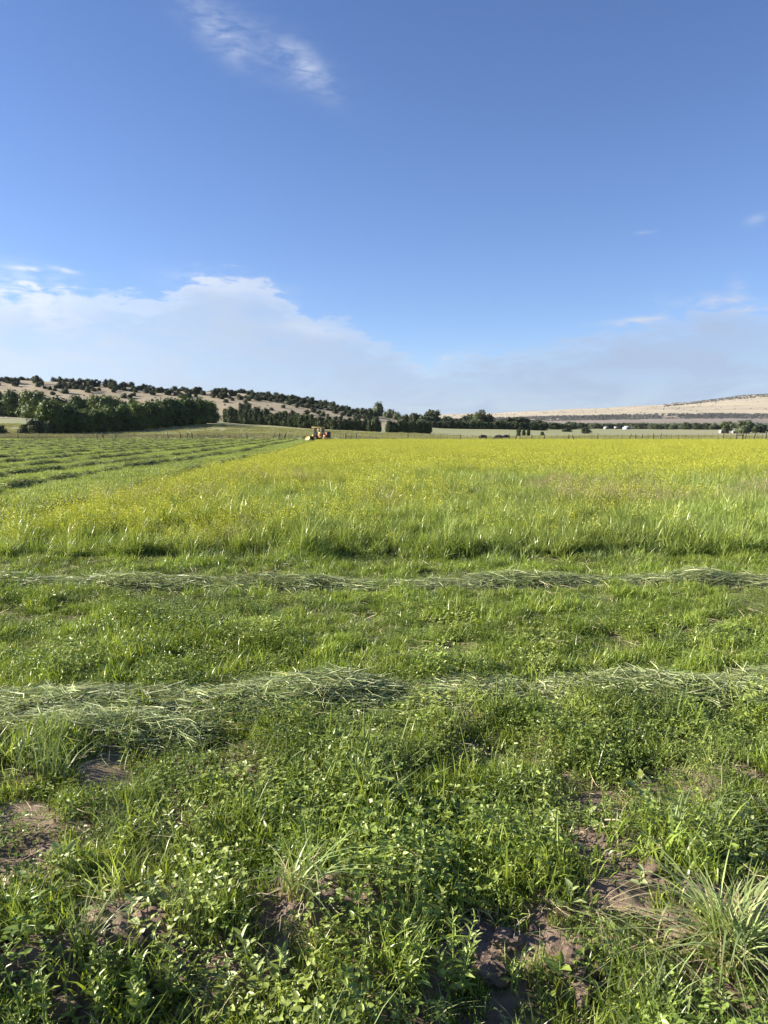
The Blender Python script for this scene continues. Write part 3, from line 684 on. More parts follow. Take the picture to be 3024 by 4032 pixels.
for (fn, hw, hg, seed, lab) in ((wr1, .30, .14, 11, 'long low windrow of pale cut hay nearer the uncut crop'), (wr2, .31, .14, 12, 'long low windrow of pale cut hay nearer the camera')):
    xx = np.linspace(-6, 6, 90) if seed == 11 else np.linspace(-4, 4, 80)
    L_ = xx[-1]-xx[0]
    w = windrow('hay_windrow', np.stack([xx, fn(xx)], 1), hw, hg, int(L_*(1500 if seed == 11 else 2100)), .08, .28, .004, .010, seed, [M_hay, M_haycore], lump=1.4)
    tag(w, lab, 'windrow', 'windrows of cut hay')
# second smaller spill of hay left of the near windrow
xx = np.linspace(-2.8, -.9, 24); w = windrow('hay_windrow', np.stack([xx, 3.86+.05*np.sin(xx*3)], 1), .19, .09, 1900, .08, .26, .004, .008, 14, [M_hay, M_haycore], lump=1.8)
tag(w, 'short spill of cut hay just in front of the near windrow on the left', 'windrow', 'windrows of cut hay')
ORD = ['first', 'second', 'third', 'fourth', 'fifth', 'sixth', 'seventh', 'eighth', 'ninth', 'tenth', 'eleventh', 'twelfth', 'thirteenth', 'fourteenth', 'fifteenth', 'sixteenth',
       'seventeenth', 'eighteenth', 'nineteenth', 'twentieth', 'twenty-first', 'twenty-second', 'twenty-third', 'twenty-fourth', 'twenty-fifth', 'twenty-sixth', 'twenty-seventh', 'twenty-eighth', 'twenty-ninth', 'thirtieth']
for j in range(19):
    off = -1.55-2.75*j-.4*(j > 0); y0 = max(9.0, -(crop_left(20)+off)*1.55); y0 = max(13.5, y0)
    yy = np.linspace(y0, 146, 260); xx = crop_left(yy)+off+.3*np.sin(yy*.12+j)+.35*(vn(yy*.6, 0*yy, 60+j)-.5)
    ln = 146-y0
    w = windrow('hay_windrow', np.stack([xx, yy], 1), .30, .19 if j == 0 else .23, int(ln*(190 if j < 6 else 80)), .12, .40, .012, .028, 40+j, [M_hay2, M_haycore], lump=1.1)
    lab = ('dark rough windrow running beside the uncut crop to the cutting machine' if j == 0 else 'dark windrow in the mown field, %s one over from the uncut crop' % ORD[j])
    tag(w, lab, 'windrow', 'windrows of cut hay')

# ------------------------------------------------------------------ foreground plants and soil
def clod(name, p, r_, seed, label):
    bm = bmesh.new(); bmesh.ops.create_icosphere(bm, subdivisions=4, radius=1)
    for v in bm.verts:
        n0 = mnoise.noise(v.co*1.1+Vector((seed*7, 0, 0))); n1 = mnoise.noise(v.co*3+Vector((seed*3, 1, 0))); n2 = mnoise.noise(v.co*9+Vector((seed, 5, 2)))
        cel = mnoise.cell(v.co*3.2+Vector((seed, 0, 0)))
        v.co *= 1+.45*n0+.22*n1+.09*n2+.10*cel
        v.co.z *= .62; v.co *= r_; v.co.x *= 1.25
    me = bpy.data.meshes.new(name); bm.to_mesh(me); bm.free(); me.materials.append(M_soil)
    o = link(name, me, loc=(p.x, p.y, p.z+r_*.12)); o.rotation_euler = (0, 0, seed*1.3)
    return tag(o, label, 'soil clod', 'clods on the crumbled bank')
for i, (px, py, r_, lab) in enumerate([
    (120, 3780, .10, 'large flat brown soil clod in the lower left corner'), (60, 3680, .055, 'rounded brown clod above the lower left corner clod'), (235, 3960, .05, 'small clod at the foot of the lower left bank'),
    (690, 3760, .055, 'lumpy brown clod between the leafy weed and grass clump'), (640, 3860, .075, 'broad pinkish clod behind the lower left leafy weed'), (520, 3740, .04, 'small dark clod left of the lumpy brown one'),
    (1440, 3780, .055, 'grey brown clod left of the middle leafy weeds'), (1530, 3850, .065, 'shadowed clod behind the middle leafy weeds'),
    (1930, 3800, .065, 'sunlit tall reddish clod right of the middle leafy weeds'), (2000, 3700, .05, 'crumbly clod on top of the bank, right of middle'), (1840, 3680, .04, 'small clod left of the crumbly bank top'),
    (2260, 3800, .095, 'large rough clod under the dry grass wisps'), (2270, 3900, .07, 'pale flat clod below the large rough one'), (2400, 3670, .04, 'small clod behind the dry grass wisps'),
    (2680, 3660, .075, 'brown clod left of the big tussock'), (2760, 3690, .05, 'small clod touching the tussock foot'), (2520, 3900, .07, 'dark shaded clod in the ditch left of the tussock'),
    (2560, 3390, .05, 'pale clod in the bare patch above the tussock'), (2480, 3420, .035, 'small pale clod at the left of the bare patch')]):
    clod('soil_clod', ground_at(px, py), r_*.8, i+1, lab)
# crumbs of soil along the bank
g = Geo(); ico = bmesh.new(); bmesh.ops.create_icosphere(ico, subdivisions=1, radius=1)
IV = np.array([tuple(v.co) for v in ico.verts]); IF = np.array([[v.index for v in f.verts] for f in ico.faces]); ico.free()
q = area(rng, 1.6, 3.9, 2600, .54, .2); k = rng.random(len(q)) < bank(q[:, 0], q[:, 1])*.9; q = q[k]
sz = .002+.015*rng.random(len(q))**4; zz = H(q[:, 0], q[:, 1])
V = (IV[None]*(1+.35*rng.normal(size=(len(q), len(IV), 1)))*sz[:, None, None]+np.stack([q[:, 0], q[:, 1], zz], 1)[:, None]).reshape(-1, 3)
g.add(V, [(IF[None]+(np.arange(len(q))*len(IV))[:, None, None]).reshape(-1, 3)])
ico = bmesh.new(); bmesh.ops.create_icosphere(ico, subdivisions=2, radius=1)
I2 = np.array([tuple(v.co) for v in ico.verts]); F2 = np.array([[v.index for v in f.verts] for f in ico.faces]); ico.free()
q = area(rng, 1.8, 3.6, 260, .54, .2); k = rng.random(len(q)) < bank(q[:, 0], q[:, 1])*.9; q = q[k]
for (x_, y_) in q:
    r_ = .008+.024*rng.random()**2; o_ = rng.random(3)*50; nz_ = np.array([mnoise.noise(Vector(v*1.3+o_))*.7+mnoise.noise(Vector(v*3.5+o_))*.35 for v in I2])
    g.add(I2*(1+nz_)[:, None]*r_*np.array([1.2, 1, .8])+np.array([x_, y_, Hf(x_, y_)+r_*.2]), [F2])
tag(g.obj('soil_crumbs', M_soil), 'loose crumbs of brown soil on the bank', 'soil', kind='stuff')

def tussock(px, py, name, label, n, h0, h1, w0, w1, mats, seed, lean=.9, rad=.05, bias=None, dry=.25, clip=None):
    rng = np.random.default_rng(seed); p = ground_at(px, py); root = empty(name, p)
    g = Geo(); V, F, a, _ = blades(rng, n, rad, h0, h1, w0, w1, lean, 6, bias=bias); g.add(V, [F], 0, a)
    g.obj('leaf_blades', mats[0], root)
    if dry:
        g = Geo(); V, F, a, _ = blades(rng, int(n*dry), rad, h0*.5, h1*.7, w0*.7, w1*.7, lean*1.3, 5, bias=bias); g.add(V, [F], 0, a); g.obj('dry_stems', M_straw, root)
    return tag(root, label, 'grass clump')
tussock(2885, 3800, 'grass_tussock', 'big pale tussock of long arching blades in the lower right corner', 170, .20, .44, .006, .012, [M_tuss], 21, 1.1, .07, dry=.5)
tussock(2600, 3760, 'grass_tussock', 'long blades sprawling flat to the left below the big tussock', 9, .20, .34, .007, .011, [M_tuss], 22, 2.1, .03, bias=(-.6, .0, 0), dry=0)
tussock(1180, 3640, 'grass_tussock', 'pale bluish clump of arching grass left of middle near the bottom', 70, .14, .30, .004, .009, [M_tuss], 23, 1.2, .06, bias=(.25, 0, 0), dry=.4)
tussock(1420, 3120, 'grass_tussock', 'fine stiff bluish grass clump below the middle of the near windrow', 110, .12, .26, .002, .004, [M_blue], 24, .8, .07, dry=0)
tussock(330, 3780, 'grass_tussock', 'fine grass clump leaning right near the lower left corner', 60, .16, .30, .002, .005, [M_blue], 25, .7, .03, bias=(.5, 0, 0), dry=0)
tussock(640, 3420, 'grass_tussock', 'upright fine grass clump above the lower left bank', 150, .10, .20, .002, .004, [M_blue], 26, .5, .11, dry=0)
tussock(780, 3620, 'grass_tussock', 'upright thin grass clump right behind the lower left clods', 120, .10, .18, .002, .004, [M_blue], 27, .5, .10, dry=0)
tussock(2330, 3640, 'dry_grass_wisps', 'bleached dry grass stalks hanging over the large rough clod', 34, .16, .30, .0015, .003, [M_straw], 28, 1.9, .02, bias=(.7, -.6, 0), dry=0)
tussock(1880, 3590, 'dry_grass_wisps', 'low heap of broken straw on the bank right of middle', 60, .04, .10, .002, .004, [M_straw], 29, 1.8, .10, dry=0)
tussock(1560, 3700, 'dry_grass_wisps', 'small patch of flattened straw behind the middle leafy weeds', 50, .04, .09, .002, .004, [M_straw], 30, 1.9, .07, dry=0)
tussock(2740, 2880, 'grass_tussock', 'tall thin grass blades standing in front of the near windrow', 22, .16, .28, .004, .007, [M_short], 31, .5, .05, dry=0)
tussock(2000, 3300, 'grass_tussock', 'slender green tuft beside the pale stick', 26, .10, .20, .002, .005, [M_short], 32, .7, .04, dry=0)

def weed(px, py, label, nst, h, nl, L0, W0, mat, seed, spread=.05, cat='weed', updir=(.2, 1.1), name='leafy_weed'):
    rng = np.random.default_rng(seed); p = ground_at(px, py); root = empty(name, p); gs, gl = Geo(), Geo()
    for k in range(nst):
        r_, a = spread*math.sqrt(rng.random()), rng.random()*6.283; base = np.array([r_*math.cos(a), r_*math.sin(a), -.005]); hh = h*(.65+.45*rng.random())
        ln = .12+.2*rng.random(); top = np.array([math.cos(a)*ln*hh, math.sin(a)*ln*hh, hh])
        gs.tube([base+top*u*np.array([u, u, 1]) for u in np.linspace(0, 1, 5)], [.0035, .003, .0025, .002, .001], 5)
        u = np.linspace(.15, 1, nl)**.9; pos = np.array([base+top*x*np.array([x, x, 1]) for x in u])
        aa = np.arange(nl)*2.4+rng.random()*6; z = updir[0]+(updir[1]-updir[0])*u+rng.normal(0, .15, nl)
        D = np.stack([np.cos(aa), np.sin(aa), z], 1); D /= np.linalg.norm(D, axis=1)[:, None]
        s = (1.1-.55*u)*(.75+.5*rng.random(nl)); V, T, Q = leaves(pos, D, L0*s*1.2, W0*s*1.2, rng=rng); gl.add(V, [T, Q])
    gs.obj('stem', M_weed, root); gl.obj('leaves', mat, root)
    return tag(root, label, cat)
for a in [
    (470, 3990, 'dense bright leafy weed at the bottom, left of the clods', 7, .17, 20, .040, .014, M_weed, 51, .06),
    (600, 4010, 'bushy upright weed at the bottom edge left of middle', 6, .16, 18, .040, .015, M_weed, 52, .05),
    (1620, 3960, 'tall narrow leaved weed at the bottom middle', 4, .24, 24, .048, .012, M_weed, 53, .04),
    (1790, 3930, 'upright narrow leaved weed right of the bottom middle one', 4, .24, 24, .046, .012, M_weed, 54, .04),
    (1700, 3640, 'slim leafy stem on top of the bank behind the two tall weeds', 3, .20, 22, .036, .011, M_weed, 55, .03),
    (2010, 3900, 'small toothed weed beside the sunlit reddish clod', 2, .12, 10, .040, .012, M_weed, 56, .02),
    (1040, 3860, 'pale long leaved weed just below the arching grass clump', 4, .15, 12, .050, .018, M_pale, 57, .05),
    (1150, 3950, 'low pale weed at the bottom edge below the arching clump', 3, .10, 9, .050, .020, M_pale, 58, .05),
    ]: weed(*a)
bl = [(905, 3960, .075, 'broad leaved plant with four pale leaves at the bottom edge left of middle'), (140, 3770, .07, 'pale round leaved plant on the lower left bank'),
      (90, 3740, .05, 'small round leaved plant at the left edge of the bank'), (265, 3470, .08, 'broad leaved plant with a lifted leaf near the left edge'), (440, 3590, .06, 'pale arrow leaved plant left of the thin grass clumps'),
      (500, 3700, .055, 'pale arrow leaved plant just above the small dark clod'), (575, 3560, .06, 'pale leaved plant among the thin upright grass'), (1540, 3290, .075, 'broad leaved plant in the dark gap near the middle'),
      (1610, 3450, .07, 'pale broad leaved plant below the middle gap plant'), (1660, 3520, .06, 'pale broad leaved plant on the right of the middle gap'), (2290, 3270, .085, 'sunlit round leaved plant right of the pale stick'),
      (2160, 3290, .06, 'small round leaved plant just right of the pale stick'), (2520, 3150, .085, 'tallest heart leaved plant above the bare patch'), (2520, 3230, .07, 'heart leaved plant under the tallest one'),
      (2590, 3290, .075, 'spreading heart leaved plant over the bare patch'), (2840, 3290, .09, 'large yellowish leaved plant above the big tussock'), (2940, 3310, .08, 'broad leaved plant at the right edge above the tussock'),
      (2510, 3500, .06, 'pale leaved plant below the bare patch'), (2760, 3400, .08, 'pointed leaved plant between bare patch and tussock'), (2240, 3570, .06, 'pale leaved plant left of the dry wisps'),
      (2210, 3880, .08, 'dark green plant with three broad leaves before the rough clod'), (2760, 3430, .05, 'low pale plant behind the tussock blades'), (850, 3530, .06, 'pale folded leaf plant by the thin grass clump'),
      (250, 2960, .07, 'broad yellow green leaf plant left below the near windrow'), (490, 2960, .05, 'small yellow green leaf plant below the near windrow'), (950, 3060, .06, 'pale leaved plant with drooping tip below the near windrow'),
      (1350, 3900, .06, 'pale leaved plant in the dark ditch near the bottom middle'), (2600, 3900, .06, 'low leafy plant in the ditch left of the tussock')]
for i, (px, py, s_, lab) in enumerate(bl):
    weed(px, py, lab, 1 if i % 3 else 2, s_*1.5, 6, s_*.80, s_*.42, M_pale if i not in (20, 21) else M_clover, 70+i, .02, 'plant', (.15, .9), 'broadleaf_plant')
# a pale dead stick and two smaller ones
M_stick = simple('bleached_wood', (.50, .43, .33), .8, var=.35, scale=30)
def stick(pxs, r0, label):
    g = Geo(); pts_ = []
    for i, (px, py, dz) in enumerate(pxs): p = ground_at(px, py); pts_.append((p.x, p.y, p.z+dz))
    n = len(pts_); g.tube(pts_, [r0*(1-.6*i/(n-1))*(1+.25*math.sin(i*2.3)) for i in range(n)], 7)
    return tag(g.obj('dead_stick', M_stick, smooth=True), label, 'stick')
stick([(1630, 3235, .05), (1700, 3240, .07), (1790, 3250, .075), (1870, 3275, .07), (1960, 3280, .075), (1985, 3300, .06), (2000, 3350, .03), (2020, 3370, .01)], .0045, 'pale crooked dead stick lying in the grass right of middle')
stick([(1220, 3030, .04), (1250, 3055, .04), (1290, 3080, .03), (1330, 3110, .01)], .005, 'short pinkish dead stick below the middle of the near windrow')
stick([(2380, 3275, .05), (2430, 3285, .06), (2490, 3310, .05), (2540, 3325, .02)], .003, 'thin pale twig above the bare patch on the right')

# ------------------------------------------------------------------ trees
def crown_geo(seed, h, w, nblob, nleaf, lsize, shape='round', bottom=.12, solid=.72, droop=0):
    rng = np.random.default_rng(seed); g = Geo()
    cs, rs = [], []
    for k in range(nblob):
        if shape == 'round':
            u = rng.random(); zz = bottom+(.86-bottom)*u; prof = math.sqrt(max(.05, 1-((zz-.45)/.58)**2)); rr = .26+.12*rng.random()
        elif shape == 'column':
            u = rng.random(); zz = bottom+(.9-bottom)*u; prof = (1-.62*u**1.6); rr = .22+.08*rng.random()
        elif shape == 'open':
            u = rng.random(); zz = .32+.6*u; prof = .75+.3*math.sin(u*3); rr = .12+.07*rng.random()
        a, q = rng.random()*6.283, math.sqrt(rng.random())*.62*prof
        cs.append((q*math.cos(a)*w/2, q*math.sin(a)*w/2, zz*h)); rs.append((rr*w*.62, rr*w*.62, rr*h*(.62 if shape != 'column' else .9)))
    if shape == 'round': cs.append((0, 0, .42*h)); rs.append((.40*w, .40*w, .46*h)); cs.append((.1*w, 0, .24*h)); rs.append((.44*w, .42*w, .24*h))
    if shape == 'column': cs.append((0, 0, .40*h)); rs.append((.40*w, .40*w, .44*h)); cs.append((0, 0, .22*h)); rs.append((.46*w, .46*w, .24*h))
    cs, rs = np.array(cs), np.array(rs)
    nblob = len(cs); rng_w = rs[:, 0]*rs[:, 2]; rng_w /= rng_w.sum()
    for c, r_ in zip(cs, rs):
        if solid:
            V = IV*r_*solid*(1+.15*rng.normal(size=(len(IV), 1)))+c; V[:, 2] = np.maximum(V[:, 2], .05*h); g.add(V, [IF])
    b = rng.choice(nblob, nleaf, p=rng_w); d = rng.normal(size=(nleaf, 3)); d /= np.linalg.norm(d, axis=1)[:, None]
    Pp = cs[b]+d*rs[b]*(.72+.42*rng.random((nleaf, 1))); Pp[:, 2] = np.maximum(Pp[:, 2], .04*h)
    t1 = d+rng.normal(0, .55, (nleaf, 3)); t1 /= np.linalg.norm(t1, axis=1)[:, None]
    s1 = np.cross(t1, rng.normal(size=(nleaf, 3))); s1 /= np.linalg.norm(s1, axis=1)[:, None]; s2 = np.cross(t1, s1)
    if shape == 'column': s2 = s2+np.array([0, 0, .7])
    L = (lsize*(.5+.9*rng.random(nleaf)))[:, None]
    V = np.stack([Pp-s1*L*.5, Pp-s2*L*.5, Pp+s1*L*.55, Pp+s2*L*.6], 1).reshape(-1, 3)
    g.add(V, [(np.arange(nleaf)*4)[:, None]+np.arange(4)])
    return g, cs
def trunk_geo(h, r_, cs, seed, nl=6, g=None, mat=0):
    rng = np.random.default_rng(seed); g = g or Geo(); top = h*.6
    path = [Vector((0, 0, -.3)), Vector((.03*h*rng.normal(), .02*h, h*.2)), Vector((.03*h*rng.normal(), .03*h*rng.normal(), h*.42)), Vector((.04*h*rng.normal(), .03*h*rng.normal(), top))]
    g.tube(path, [r_*1.25, r_, r_*.75, r_*.3], 7, mat)
    for c in cs[rng.permutation(len(cs))[:nl]]:
        s_ = path[1].lerp(path[2], rng.random()); e = Vector(c); m_ = s_.lerp(e, .5)+Vector((0, 0, -.04*h))
        g.tube([s_, m_, e], [r_*.5, r_*.35, r_*.12], 5, mat)
    return g
TP = {}
def tree_proto(key, seed, h, w, nb, nl, ls, shape, mat, r_, parts=True, **kw):
    cg, cs = crown_geo(seed, h, w, nb, nl, ls, shape, **kw)
    if parts:
        TP[key] = (h, w, cg.mesh('crown', [mat]), trunk_geo(h, r_, cs, seed+1).mesh('trunk', [M_bark]))
    else:
        trunk_geo(h, r_, cs, seed+1, 3, cg, 1); TP[key] = (h, w, cg.mesh('juniper', [mat, M_bark]), None)
for i in range(4): tree_proto('decid%d' % i, 900+i, 8.5, 8.5, 26, 5200, .42, 'round', M_decid, .26, bottom=.10)
for i in range(5): tree_proto('row%d' % i, 920+i, 5, 4.6, 16, 2200, .32, 'round', M_jun2, .16, bottom=.10)
for i in range(3): tree_proto('grey%d' % i, 940+i, 8, 8.5, 22, 2600, .45, 'round', M_dec2, .24, bottom=.15)
tree_proto('open0', 950, 10, 7, 20, 1300, .42, 'open', M_dec2, .24, solid=0)
tree_proto('open1', 951, 9, 8, 24, 1900, .42, 'open', M_dec2, .30, solid=.5)
for i in range(3): tree_proto('mid%d' % i, 960+i, 5, 6, 14, 1300, .42, 'round', M_jun, .2, bottom=.12)
for i in range(6): tree_proto('hill%d' % i, 980+i, 4, 4.8, 12, 620, .38, 'round', M_jun, .18, parts=False, bottom=.16)
def plant_tree(name, key, p, h, w, rz, group, label, cat='tree'):
    H0, W0, mc, mt = TP[key]
    if mt is None: o = link(name, mc); o.location = p
    else:
        o = empty(name, p); link('crown', mc, o); link('trunk', mt, o)
    o.rotation_euler = (0, 0, rz); o.scale = (w/W0, w/W0, h/H0)
    return tag(o, label, cat, group)
def from_px(px, ytop, ybase, D, zf=H):
    p = P(px, ybase, D); h = (ybase-ytop)/F_PX*D; z = float(zf(p.x, D)); return Vector((p.x, D, z-.1)), max(h+(p.z-z), .6)
rt = random.Random(4)
def row(items, name, keys, group, tmpl, cat='tree', wk=1.0):
    items = sorted(items, key=lambda a: a[0]); n = len(items)
    for i, it in enumerate(items):
        px, yt, yb, D, wpx = it[:5]; p, h = from_px(px, yt, yb, D); w = wpx/F_PX*D*wk
        lab = it[5] if len(it) > 5 else tmpl % (ORD[i] if i < n-1 or n < 3 else 'last')
        plant_tree(name, keys[i % len(keys)] if isinstance(keys, list) else keys, p, h, w, rt.random()*6.28, group, lab, cat)
# big leafy clump left of the pasture
row([(205, 1578, 1709, 188, 115), (275, 1585, 1709, 192, 105), (335, 1612, 1706, 198, 75), (385, 1612, 1704, 203, 70), (430, 1600, 1702, 208, 85), (480, 1590, 1700, 213, 95), (535, 1584, 1696, 220, 95),
     (592, 1582, 1692, 227, 95), (640, 1575, 1688, 234, 90), (690, 1566, 1684, 240, 95), (735, 1562, 1680, 248, 90), (780, 1568, 1674, 256, 85), (825, 1580, 1668, 266, 75)],
    'leafy_tree', ['decid0', 'decid1', 'decid2', 'decid3'], 'leafy trees in the near clump beyond the fence', 'green leafy tree in the near clump beyond the fence, %s from the left', wk=1.25)
row([(95, 1668, 1711, 184, 42, 'dark low bush at the left end of the near clump'), (145, 1650, 1711, 184, 70, 'dark bush in front of the leftmost tall leafy tree'), (185, 1655, 1711, 184, 60, 'dark bush right of the one before the leftmost leafy tree'), (5, 1672, 1716, 178, 45, 'dark bush cut by the left edge above the fence')],
    'dark_bush', ['mid0', 'mid1', 'mid2'], 'dark bushes at the foot of the near clump', '%s', 'bush', wk=1.2)
row([(-25, 1545, 1630, 322, 80), (15, 1545, 1630, 320, 70), (50, 1538, 1630, 318, 70), (85, 1560, 1630, 318, 60), (135, 1540, 1632, 312, 105), (175, 1558, 1634, 316, 60), (230, 1562, 1640, 306, 75), (300, 1560, 1645, 300, 85), (350, 1565, 1648, 302, 70),
     (400, 1558, 1650, 298, 110), (445, 1562, 1652, 300, 70), (525, 1570, 1655, 304, 45), (495, 1578, 1655, 308, 55)],
    'leafy_tree', ['decid2', 'mid1', 'decid0', 'mid0', 'decid3'], 'dark trees along the foot of the hill on the left', 'dark tree at the hill foot behind the near clump, %s from the left', wk=1.2)
it = []
for px in np.arange(893, 1305, 19.5):
    yb = np.interp(px, [888, 1300], [1664, 1690]); it.append((px, yb-np.interp(px, [888, 950, 1010, 1060, 1200, 1300], [60, 56, 68, 60, 55, 42])*(.85+.25*rt.random()), yb, np.interp(px, [888, 1300], [283, 268]), 26+8*rt.random()))
row(it, 'juniper_tree', ['row0', 'row1', 'row2', 'row3', 'row4'], 'junipers of the long row below the hill', 'dark juniper in the long row left of and behind the machine, %s from left', wk=1.5)
it = [(px, 1652-6*rt.random(), 1693, 262, 28) for px in np.arange(1316, 1445, 20)]
row(it, 'juniper_tree', ['row3', 'row1', 'row4', 'row0'], 'junipers of the short row right of the machine', 'dark juniper in the short row right of the machine, %s from the left', wk=1.25)
it = [(px, yt, 1696, 260, w) for px, yt, w in ((1456, 1652, 26), (1478, 1640, 26), (1492, 1660, 22))]
row(it, 'juniper_tree', ['row2', 'row0', 'row1'], 'three junipers standing in a tight group', 'dark juniper of the tight group of three, %s from the left', wk=1.2)
it = [(px, 1660-6*rt.random(), 1701, 255, 30) for px in np.arange(1532, 1692, 19)]
row(it, 'juniper_tree', ['row4', 'row2', 'row1', 'row3'], 'junipers of the block in the middle of the pasture', 'dark juniper in the middle pasture block, %s from the left', wk=1.3)
row([(2042, 1687, 1711, 250, 20), (2062, 1686, 1711, 252, 18), (2080, 1690, 1711, 250, 16)], 'juniper_tree', ['row0', 'row2', 'row3'], 'three lone junipers behind the cattle', 'small lone juniper right of the cattle, %s of three', wk=1.1)
row([(2136, 1697, 1712, 250, 18, 'low round bush alone in the pasture right of the lone junipers'), (2306, 1679, 1707, 290, 42, 'dark round bush standing alone before the far trees'), (2232, 1684, 1700, 330, 40, 'low olive bush at the edge of the middle woods')],
    'dark_bush', ['mid0', 'mid1'], None, '%s', 'bush', wk=1.1)
# behind: end of the hill and middle woods
row([(1445, 1612, 1640, 425, 35), (1494, 1583, 1640, 425, 46), (1470, 1602, 1640, 430, 30), (1537, 1604, 1645, 420, 45), (1520, 1618, 1650, 410, 40), (1560, 1622, 1652, 400, 36)],
    'leafy_tree', ['grey0', 'grey1', 'grey2'], 'leafy trees at the low end of the hill', 'leafy tree at the low right end of the hill, %s from the left', wk=1.2)
row([(1590, 1630, 1668, 390, 50), (1640, 1625, 1672, 385, 62), (1665, 1634, 1672, 380, 45), (1700, 1616, 1674, 385, 72), (1755, 1638, 1676, 390, 55), (1800, 1646, 1680, 385, 50), (1845, 1630, 1682, 400, 60),
     (1880, 1626, 1684, 395, 60), (1920, 1632, 1684, 395, 60), (1965, 1650, 1686, 400, 45), (2000, 1642, 1686, 410, 60), (2045, 1641, 1688, 415, 66), (2075, 1648, 1688, 415, 45), (2115, 1654, 1690, 420, 62), (2140, 1664, 1690, 420, 40), (2185, 1662, 1690, 430, 70), (2245, 1658, 1692, 440, 55), (2215, 1668, 1692, 440, 50)],
    'leafy_tree', ['mid0', 'mid1', 'grey0', 'mid2', 'grey2'], 'trees of the middle woods', 'bushy tree of the woods beyond the cattle, %s from the left', wk=1.25)
p, h = from_px(1890, 1602, 1684, 392); plant_tree('tall_tree', 'open0', p, h, 46/F_PX*392*1.3, .4, None, 'tallest thin open crowned tree rising above the middle woods')
it = [(px, 1683+(px-1700)*.01-24+6*rt.random()-4, 1684+(px-1700)*.014, 350, 26+10*rt.random()) for px in np.arange(1705, 2160, 19)]
row(it, 'juniper_shrub', ['mid0', 'row1', 'mid1', 'mid2'], 'low junipers edging the middle woods', 'low dark juniper at the near edge of the middle woods, %s from the left', 'shrub', wk=1.2)
# far right woods and the two big trees by the fence
it = []
px = 2285
while px < 2830: it.append((px, 1662+8*rt.random(), 1694, 640+60*rt.random(), 30+14*rt.random())); px += 15+8*rt.random()
row(it[:30], 'far_tree', ['mid0', 'grey0', 'mid1', 'grey1'], 'trees round the far houses', 'tree in the far belt around the houses, %s from the left', wk=1.25)
row([(2862, 1657, 1712, 330, 64, 'spreading tree with a visible trunk left of the largest right hand tree'), (2930, 1648, 1706, 335, 66, 'largest spreading tree above the fence brace on the right')], 'spreading_tree', ['open1', 'grey1'], None, '%s', wk=1.2)
row([(2975, 1672, 1702, 380, 34), (3003, 1670, 1702, 380, 34), (3040, 1668, 1702, 380, 40), (3075, 1668, 1702, 380, 40)], 'leafy_tree', ['grey2', 'mid1'], 'trees at the right edge', 'small tree at the right edge beyond the fence, %s from the left', wk=1.2)
# junipers dotted over the hill
S1, S2 = 2.183, 2.183
man = [(300, 165, 30), (385, 200, 34), (425, 208, 40), (470, 215, 34), (455, 250, 42), (520, 192, 60), (560, 240, 66), (597, 192, 40), (655, 200, 50), (710, 208, 48), (755, 232, 58), (810, 224, 40), (850, 215, 36), (985, 217, 44), (1065, 275, 56),
       (1120, 278, 46), (1150, 262, 40), (1262, 225, 50), (1440, 252, 58), (1532, 245, 46), (1560, 272, 46), (1310, 304, 24), (1336, 279, 12), (1380, 280, 12), (182, 186, 12), (722, 262, 14), (375, 234, 12), (255, 158, 40), (140, 150, 50), (70, 150, 60)]
man = [(x/S1, 1440+y/S1, w/S1) for x, y, w in man]
m2 = [(30, 142, 46), (155, 137, 36), (285, 132, 50), (400, 142, 50), (378, 155, 40), (413, 186, 48), (467, 168, 34), (535, 162, 50), (405, 212, 16), (545, 232, 50), (600, 236, 66), (585, 196, 44), (612, 172, 50), (668, 242, 28), (682, 170, 50), (632, 152, 44),
      (771, 214, 12), (805, 252, 40), (907, 231, 40), (850, 186, 40), (955, 206, 60), (1022, 229, 32), (1070, 226, 40), (1112, 234, 48), (990, 292, 50), (1036, 303, 16), (1165, 272, 54), (1110, 290, 50), (1212, 290, 46), (1245, 305, 54), (1290, 297, 24),
      (1355, 282, 50), (1298, 340, 54), (1355, 338, 46), (1400, 338, 46), (1422, 300, 50), (1411, 260, 24), (1450, 246, 40), (1473, 308, 40), (1512, 292, 30), (1480, 345, 40), (1542, 340, 66), (1583, 290, 34), (1202, 232, 50), (1265, 234, 40), (1330, 232, 40), (1545, 262, 50), (1600, 262, 40), (1640, 342, 50), (1640, 270, 36)]
man += [(700+x/S2, 1500+y/S2, w/S2) for x, y, w in m2]
crest_px = [0, 400, 700, 1000, 1150, 1300, 1400, 1500]; crest_y = [1503, 1524, 1550, 1560, 1580, 1604, 1630, 1645]
px = -10
while px < 1490:
    if not (168 < px < 200 or 392 < px < 418) and not (900 < px < 930 and rt.random() < .6):
        w = 17+15*rt.random()
        man.append((px, np.interp(px, crest_px, crest_y)-3+rt.random()*7, w))
        if rt.random() < (.45 if px < 950 else .85): man.append((px+6, np.interp(px, crest_px, crest_y)+5+rt.random()*12, 14+12*rt.random()))
    px += 8+10*rt.random()
marks = [(-50, 180, 'above the far left trees'), (180, 420, "above the near clump's left end"), (420, 640, "above the near clump's middle"), (640, 880, "above the near clump's right end"), (880, 1100, 'above the long juniper row'),
         (1100, 1320, 'above the cutting machine'), (1320, 1700, 'at the low right end')]
bins = {}
for (px, py, w) in man:
    cy = np.interp(px, crest_px, crest_y); band = 'skyline' if py < cy+5 else ('upper slope' if py < cy+28 else 'lower slope')
    mk = next((m_[2] for m_ in marks if m_[0] <= px < m_[1]), marks[-1][2]); bins.setdefault((band, mk), []).append((px, py, w))
ci = 0
